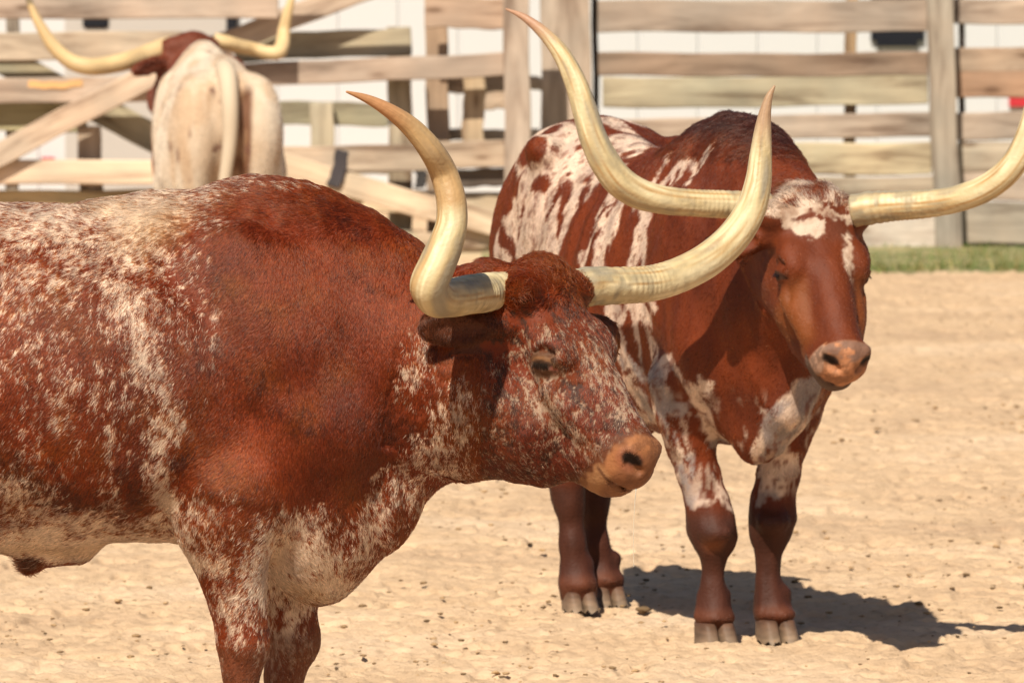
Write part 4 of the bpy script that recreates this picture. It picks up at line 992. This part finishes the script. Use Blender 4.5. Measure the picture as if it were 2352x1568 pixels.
def clods():
    rng = np.random.default_rng(5); V = []; Q = []; cols = []
    import bmesh
    bm = bmesh.new(); bmesh.ops.create_icosphere(bm, subdivisions=2, radius=1); bv = np.array([v.co[:] for v in bm.verts]); bf = np.array([[v.index for v in f.verts] for f in bm.faces]); bm.free()
    nC = 4200
    cx = rng.uniform(-3.1, 3.1, nC); cy = 20.8 + 19 * rng.random(nC) ** 1.5
    r = .0025 + .006 * rng.random(nC) ** 3; big = rng.random(nC) < .008; r[big] *= 1.5; dens = vnoise(np.stack([cx * 1.1, cy * .5, cx * 0], 1)); r *= np.where(dens < .45, .5, 1)
    for k in range(nC):
        v = bv * (1 + 1.3 * (vnoise(bv * 2.6 + k * 3.1) - .5))[:, None] * r[k] * np.array([1.4, 1.4, .55 if not big[k] else .7])
        a = rng.uniform(0, 6.28); v = v @ np.array([[math.cos(a), math.sin(a), 0], [-math.sin(a), math.cos(a), 0], [0, 0, 1]])
        Q.append(bf + len(V) * len(bv)); V.append(v + [cx[k], cy[k], r[k] * .25 - .004])
        c = np.array([.40, .26, .14]) * rng.uniform(.5, 1.1) if rng.random() < .66 else np.array([.17, .11, .06]) * rng.uniform(.6, 1.2)
        cols.append(np.tile(c, (len(bv), 1)))
    tag(np_mesh('dirt_clods', np.concatenate(V), np.concatenate(Q), mat_attr('clod', .95, .6, 120, 0, .1), cols=np.concatenate(cols)), 'small brown clods and crumbs of dried dung scattered on the dirt', 'dirt clods', kind='stuff')
clods()

# ================================================================== fences, wall behind, grass
def wood_mat():
    m, n, b = new_mat('weathered_wood')
    a = N(n, 'ShaderNodeAttribute', attribute_name='Col'); tc = N(n, 'ShaderNodeTexCoord'); oi = N(n, 'ShaderNodeObjectInfo')
    mp = N(n, 'ShaderNodeMapping'); mp.inputs['Scale'].default_value = (.7, 6.5, 6.5)
    ad = N(n, 'ShaderNodeVectorMath', operation='ADD'); cb = N(n, 'ShaderNodeCombineXYZ'); ml = N(n, 'ShaderNodeMath', operation='MULTIPLY'); ml.inputs[1].default_value = 37.0
    n.links.new(oi.outputs['Random'], ml.inputs[0]); n.links.new(ml.outputs[0], cb.inputs[0]); n.links.new(ml.outputs[0], cb.inputs[1])
    n.links.new(tc.outputs['Object'], ad.inputs[0]); n.links.new(cb.outputs[0], ad.inputs[1]); n.links.new(ad.outputs[0], mp.inputs[0])
    t = N(n, 'ShaderNodeTexNoise', Scale=1.6, Detail=6.0, Roughness=.65, Distortion=.6); n.links.new(mp.outputs[0], t.inputs['Vector'])
    r = ramp(n, [(.32, (.40, .32, .27)), (.47, (.88, .84, .80)), (.64, (1.2, 1.18, 1.15))]); n.links.new(t.outputs[0], r.inputs[0])
    t2 = N(n, 'ShaderNodeTexNoise', Scale=2.2, Detail=3.0); n.links.new(ad.outputs[0], t2.inputs['Vector'])
    r2 = ramp(n, [(.35, (.80, .80, .80)), (.65, (1.12, 1.04, .98))]); n.links.new(t2.outputs[0], r2.inputs[0])
    mx = N(n, 'ShaderNodeMix', data_type='RGBA', blend_type='MULTIPLY'); mx.inputs[0].default_value = 1; n.links.new(a.outputs['Color'], mx.inputs[6]); n.links.new(r.outputs[0], mx.inputs[7])
    mx2 = N(n, 'ShaderNodeMix', data_type='RGBA', blend_type='MULTIPLY'); mx2.inputs[0].default_value = 1; n.links.new(mx.outputs[2], mx2.inputs[6]); n.links.new(r2.outputs[0], mx2.inputs[7])
    mpk = N(n, 'ShaderNodeMapping'); mpk.inputs['Scale'].default_value = (1.6, 5, 5); n.links.new(ad.outputs[0], mpk.inputs[0])
    vo = N(n, 'ShaderNodeTexVoronoi', Scale=1.5); n.links.new(mpk.outputs[0], vo.inputs['Vector'])
    r3 = ramp(n, [(.07, (.42, .34, .28)), (.13, (.85, .82, .8)), (.2, (1, 1, 1))]); n.links.new(vo.outputs['Distance'], r3.inputs[0])
    mx3 = N(n, 'ShaderNodeMix', data_type='RGBA', blend_type='MULTIPLY'); mx3.inputs[0].default_value = .9; n.links.new(mx2.outputs[2], mx3.inputs[6]); n.links.new(r3.outputs[0], mx3.inputs[7])
    n.links.new(mx3.outputs[2], b.inputs['Base Color']); b.inputs['Roughness'].default_value = .85
    bp = N(n, 'ShaderNodeBump', Strength=.4, Distance=.01); n.links.new(t.outputs[0], bp.inputs['Height']); n.links.new(bp.outputs[0], b.inputs['Normal'])
    return m
M_WOOD = wood_mat()
WC = {'pink': (.40, .32, .26), 'tan': (.44, .365, .275), 'green': (.36, .325, .225), 'grey': (.33, .29, .24), 'brown': (.27, .19, .135), 'dark': (.06, .05, .045), 'light': (.56, .44, .30), 'gold': (.48, .31, .15), 'concrete': (.52, .47, .42)}
def board(par, name, x0, y0, x1, y1, wpx, Y, col, thick=.045, Y1=None, bevel=.006):
    """a plank from one photograph point to another; wpx is its width in photograph pixels"""
    a = P(x0, y0, Y); b_ = P(x1, y1, Y1 or Y); d = b_ - a; L = np.linalg.norm(d); d /= L; wdt = wpx / (F / Y)
    nrm = np.cross(d, [0, 1, 0]); nrm /= np.linalg.norm(nrm); yy = np.cross(nrm, d)
    me = bpy.data.meshes.new(name); import bmesh
    bm = bmesh.new(); bmesh.ops.create_cube(bm, size=1)
    for v in bm.verts: v.co = Vector((v.co.x * L, v.co.y * thick, v.co.z * wdt))
    bmesh.ops.bevel(bm, geom=bm.edges[:], offset=bevel, segments=1, affect='EDGES')
    bmesh.ops.subdivide_edges(bm, edges=[e for e in bm.edges if e.calc_length() > L * .6], cuts=10)
    rr = random.Random(hash((x0, y0, x1)) & 0xffff); ph = rr.uniform(0, 6)
    for v in bm.verts:
        t = v.co.x / L; v.co.z += .006 * math.sin(t * 5 + ph) + .003 * math.sin(t * 17 + ph * 2); v.co.y += .004 * math.sin(t * 4 + ph)
    bm.to_mesh(me); bm.free()
    at = me.attributes.new('Col', 'FLOAT_COLOR', 'POINT'); c = np.ones((len(me.vertices), 4), np.float32)
    base = np.array(WC[col]) if isinstance(col, str) else np.array(col); base = base * .78 + .22 * base.mean(); c[:, :3] = base * rr.uniform(.88, 1.06); at.data.foreach_set('color', c.ravel())
    me.materials.append(M_WOOD)
    o = bpy.data.objects.new(name, me); link(o)
    M = Matrix(((d[0], yy[0], nrm[0]), (d[1], yy[1], nrm[1]), (d[2], yy[2], nrm[2]))).to_4x4(); M.translation = Vector((a + b_) / 2)
    o.parent = par; o.matrix_world = Matrix.Translation(-Vector(par.location)) @ M if False else M
    o.matrix_parent_inverse = Matrix.Translation(-Vector(par.location)); o.matrix_basis = M
    return o
def post(par, x, y0, y1, wpx, Y, col, thick=.10, x1=None): return board(par, 'post', x, y0, x1 if x1 is not None else x, y1, wpx, Y, col, thick)
def ground_y(Y): return HORIZON + CAMZ * F / Y + 6

# right hand board fence
YF = 45.9; gy = ground_y(YF)
fr_ = empty('board_fence', (P(1700, 0, YF)[0], YF, 0)); tag(fr_, 'tall weathered board fence of wide planks behind the brown and white steer', 'fence')
Pp = lambda *a, **k: board(fr_, 'plank', *a, **k)
Pp(1372, 40, 2132, 34, 74, YF, 'pink', bevel=.004)
Pp(1372, 150, 2132, 146, 54, YF, 'brown'); Pp(1384, 212, 2132, 207, 70, YF, 'green')
Pp(1384, 300, 2140, 288, 56, YF, 'pink'); Pp(1384, 368, 2140, 362, 74, YF, (.56, .47, .30)); Pp(1384, 442, 2148, 436, 66, YF, 'tan')
Pp(1384, 520, 2150, 522, 92, YF, 'concrete')
Pp(1372, -36, 2132, -40, 62, YF, 'pink')
Pp(2190, 26, 2900, 24, 58, YF, 'pink'); Pp(2190, -36, 2900, -38, 60, YF, 'pink'); Pp(2192, 138, 2900, 134, 56, YF, (.46, .33, .23)); Pp(2194, 196, 2900, 194, 62, YF, (.34, .20, .12))
Pp(2196, 292, 2900, 288, 64, YF, 'pink'); Pp(2200, 360, 2900, 358, 70, YF, 'tan'); Pp(2200, 430, 2900, 428, 64, YF, 'pink'); Pp(2206, 514, 2900, 514, 96, YF, (.36, .32, .26))
post(fr_, 2155, -120, gy, 60, YF - .09, 'grey', .11, x1=2180); 
post(fr_, 1298, -120, gy, 114, YF - .06, (.46, .36, .28), .20); post(fr_, 1366, -60, gy, 14, YF + .16, 'dark', .05)  # the thin dark one paints the gap: hinge iron and its shadow
post(fr_, 2700, -120, gy, 60, YF - .09, 'grey', .11)
post(fr_, 1954, -80, gy, 27, YF + .55, 'gold', .06); post(fr_, 2203, -80, gy, 14, YF + .05, 'dark', .03, x1=2216)  # the thin dark one stands in for the shadow beside the front post
# middle pen gate, between its two tall stiles
YG = 45.2; gy = ground_y(YG)
gt = empty('pen_gate', (P(900, 0, YG)[0], YG, 0)); tag(gt, 'wooden pen gate with slanting brace between the white steer and the wide square post', 'gate')
Gp = lambda *a, **k: board(gt, 'plank', *a, **k)
post(gt, 1187, -120, gy, 60, YG - .06, (.46, .37, .30), .10)
Gp(400, 185, 1160, 145, 54, YG, 'pink'); Gp(560, 372, 1160, 352, 62, YG, (.52, .41, .30))
Gp(540, 115, 945, 92, 62, YG + .10, 'green'); post(gt, 918, 62, gy, 55, YG + .22, (.40, .35, .25), .08)
Gp(380, 150, 860, -30, 54, YG - .05, (.50, .40, .32)); 
Gp(620, 372, 1180, 528, 56, YG - .08, (.58, .46, .32)); Gp(650, 540, 1180, 590, 60, YG, (.50, .43, .28)); Gp(600, 450, 1180, 470, 56, YG + .12, (.52, .42, .28))
Gp(1040, 409, 1180, 409, 42, YG + .06, (.13, .10, .08)); Gp(960, 560, 1180, 540, 50, YG - .02, 'light')
Gp(975, 30, 1168, 30, 72, YG + .02, (.47, .34, .25))
post(gt, 1005, 60, gy, 52, YG + .30, (.33, .23, .15), .08); post(gt, 1088, 175, 330, 50, YG + .20, (.42, .32, .2), .06)
Gp(1020, 195, 1168, 190, 40, YG + .36, (.44, .36, .28)); Gp(1020, 312, 1240, 308, 26, YG + .36, (.50, .40, .30)); Gp(1205, 195, 1245, 190, 32, YG + .36, (.44, .36, .28))
for xx in (775,): board(gt, 'dark_strip', xx + 12, 345, xx - 8, 430, 32, YG - .12, (.045, .04, .05), .02)  # dark board standing in for a shadow on the gate
board(gt, 'dark_strip', 965, 390, 968, 432, 26, YG - .02, (.04, .035, .035), .02)  # short dark strip between two gate planks
# left gate with long diagonal
YL = 44.9; gy = ground_y(YL)
lg = empty('pen_gate', (P(180, 0, YL)[0], YL, 0)); tag(lg, 'wooden pen gate with a long rising diagonal plank behind the back of the roan steer', 'gate')
Lp = lambda *a, **k: board(lg, 'plank', *a, **k)
Lp(-900, 20, 640, 14, 60, YL, 'pink'); Lp(-900, -42, 900, -48, 50, YL, 'pink'); Lp(-900, 106, 420, 104, 64, YL, 'tan'); Lp(-900, 218, 365, 206, 58, YL, (.50, .38, .29)); Lp(-900, 410, 420, 392, 56, YL, (.62, .47, .33))
Lp(-140, 424, 420, 140, 56, YL - .06, (.58, .44, .32)); Lp(-140, 270, 200, 268, 66, YL + .30, (.38, .36, .20)); Lp(-60, 100, 400, 344, 66, YL + .22, (.36, .33, .22)); Lp(-140, 452, 420, 450, 32, YL + .10, (.55, .44, .22))
post(lg, 207, 290, gy, 54, YL + .16, (.36, .29, .22), .06); Lp(65, 197, 190, 191, 16, YL - .025, (.62, .34, .10), thick=.004, bevel=.001)
post(lg, 28, -80, gy, 30, YL + .4, 'grey', .06)
for xx in (-260, -620, -880): post(lg, xx, -110, gy, 56, YL - .07, 'grey', .10)
# rail fence further back
YR = 47.6; gy = ground_y(YR)
rf = empty('rail_fence', (P(740, 0, YR)[0], YR, 0)); tag(rf, 'low grey rail fence behind the middle gate, right of the white steer', 'fence')
Rp = lambda *a, **k: board(rf, 'plank', *a, **k)
Rp(560, 262, 892, 262, 54, YR, (.36, .34, .22)); Rp(560, 372, 892, 372, 60, YR, (.40, .33, .22)); post(rf, 738, 236, gy, 54, YR - .10, (.40, .36, .26), .08); post(rf, 560, 236, gy, 54, YR - .1, (.4, .36, .26), .08)
Rp(1110, 222, 1180, 222, 60, YR, (.46, .34, .24))

# white metal building behind the pens
def building():
    YB = 52.0; s = F / YB
    m, n, b = new_mat('white_metal'); b.inputs['Base Color'].default_value = (.52, .52, .53, 1); b.inputs['Roughness'].default_value = .5
    mg, n, b = new_mat('grey_metal'); b.inputs['Base Color'].default_value = (.40, .37, .345, 1); b.inputs['Roughness'].default_value = .5
    mk, n, b = new_mat('dark_glass'); b.inputs['Base Color'].default_value = (.012, .014, .02, 1); b.inputs['Roughness'].default_value = .15
    mb, n, b = new_mat('blue_trim'); b.inputs['Base Color'].default_value = (.05, .08, .16, 1)
    mr, n, b = new_mat('red_panel'); b.inputs['Base Color'].default_value = (.45, .02, .03, 1)
    def box(nm, x0, x1, z0, z1, y0, y1, mat, par, bev=.01):
        import bmesh
        bm = bmesh.new(); bmesh.ops.create_cube(bm, size=1)
        for v in bm.verts: v.co = Vector((x0 + (v.co.x + .5) * (x1 - x0), y0 + (v.co.y + .5) * (y1 - y0), z0 + (v.co.z + .5) * (z1 - z0)))
        if bev: bmesh.ops.bevel(bm, geom=bm.edges[:], offset=bev, segments=2, affect='EDGES')
        me = bpy.data.meshes.new(nm); bm.to_mesh(me); bm.free(); me.materials.append(mat); o = link(bpy.data.objects.new(nm, me)); adopt(o, par); return o
    bl = empty('metal_building', (2, YB, 0)); tag(bl, 'long white metal sided building showing through the gaps of the fences', 'building')
    x0 = -16.0
    import bmesh
    bm = bmesh.new(); xs = []; x = x0
    while x < 13.5:
        xs += [(x, 0), (x + .335, 0), (x + .345, .012), (x + .355, .012)]; x += .365
    vb = [bm.verts.new((a, YB + o, 0)) for a, o in xs]; vt = [bm.verts.new((a, YB + o, 3.4)) for a, o in xs]
    for i in range(len(xs) - 1): bm.faces.new((vb[i], vb[i + 1], vt[i + 1], vt[i]))
    me = bpy.data.meshes.new('siding'); bm.to_mesh(me); bm.free(); me.materials.append(m); adopt(link(bpy.data.objects.new('siding', me)), bl)
    box('wall', -16, 13.5, 0, 3.4, YB + .02, YB + 4, m, bl, 0)
    box('roof', -16.3, 13.8, 3.4, 3.5, YB - .3, YB + 4.3, mg, bl, .01)
    px = lambda a, c: P(a, c, YB - .04)
    def win(xa, xb, ya, yb, mat=mk, nm='window', bev=.03, th=.04):
        a = px(xa, yb); c = px(xb, ya); return box(nm, a[0], c[0], a[2], c[2], YB - th, YB - .003, mat, bl, bev)
    win(2000, 2290 - 168, -60, 107, mk, 'window', .035)
    win(2176, 2186, -60, 260, mb, 'trim', .003)
    win(2318, 2420, 222, 246, mr, 'sign', .003)
    win(150, 540, -80, 470, mg, 'grey_door', .006)
    win(190, 250, -10, 66, mk, 'window', .012, .06); win(520, 545, -10, 120, mk, 'gutter', .01, .06)
    win(95, 125, 362, 376, mr, 'sign', .002, .05)
    return bl
building()

def grass():
    rng = np.random.default_rng(9); nB = 36000
    x = rng.uniform(-.12, 8, nB); y = 43.1 + 3.6 * rng.random(nB); edge = 43.1 + .7 * vnoise(np.stack([x * 1.3, x * 0, x * 0], 1)); keep = (y > edge) & (vnoise(np.stack([x * 3, y * 3, x * 0], 1)) > .22)
    x, y = x[keep], y[keep]; k = len(x); h = rng.uniform(.012, .05, k) * (.5 + 1.1 * vnoise(np.stack([x * 4, y * 4, x * 0], 1))); a = rng.uniform(0, 6.28, k); wd = rng.uniform(.003, .006, k)
    b0 = np.stack([x - np.cos(a) * wd, y - np.sin(a) * wd, np.zeros(k)], 1); b1 = np.stack([x + np.cos(a) * wd, y + np.sin(a) * wd, np.zeros(k)], 1)
    tp = np.stack([x + rng.normal(0, .02, k), y + rng.normal(0, .02, k), h], 1)
    V = np.stack([b0, b1, tp], 1).reshape(-1, 3); Fc = np.arange(3 * k).reshape(-1, 3)
    g = rng.uniform(.6, 1.3, k)[:, None]; c = np.where(rng.random(k)[:, None] < .3, np.array([[.30, .24, .10]]), np.array([[.125, .165, .045]])) * g
    m = mat_attr('grass_blade', .7, 0, 1, 0, .2)
    tag(np_mesh('grass', V, Fc, m, cols=np.repeat(c, 3, axis=0), smooth=False), 'strip of short green grass along the foot of the fence', 'grass', kind='stuff')
    # soil under the grass
    m2, n, b = new_mat('grassy_soil'); t = N(n, 'ShaderNodeTexNoise', Scale=6.0, Detail=5.0); tc = N(n, 'ShaderNodeTexCoord'); n.links.new(tc.outputs['Object'], t.inputs['Vector'])
    r = ramp(n, [(.36, (.10, .13, .04)), (.60, (.30, .25, .12))]); n.links.new(t.outputs[0], r.inputs[0]); n.links.new(r.outputs[0], b.inputs['Base Color']); b.inputs['Roughness'].default_value = .95
    xs = np.linspace(-.16, 10, 160); e = 43.25 + .6 * vnoise(np.stack([xs * 1.3, xs * 0, xs * 0], 1)); ys = np.linspace(0, 1, 20)
    V = [(a, e[i] + (51.5 - e[i]) * q, -.012 + .03 * min(1, q * 12)) for i, a in enumerate(xs) for q in ys]
    i = np.arange(len(xs) - 1)[:, None] * 20; j = np.arange(19)[None]; Q = np.stack([i + j, i + 20 + j, i + 21 + j, i + j + 1], -1).reshape(-1, 4)
    tag(np_mesh('grass_verge', V, Q, m2), 'green verge between the dirt pen and the fences', 'verge', kind='structure')
grass()
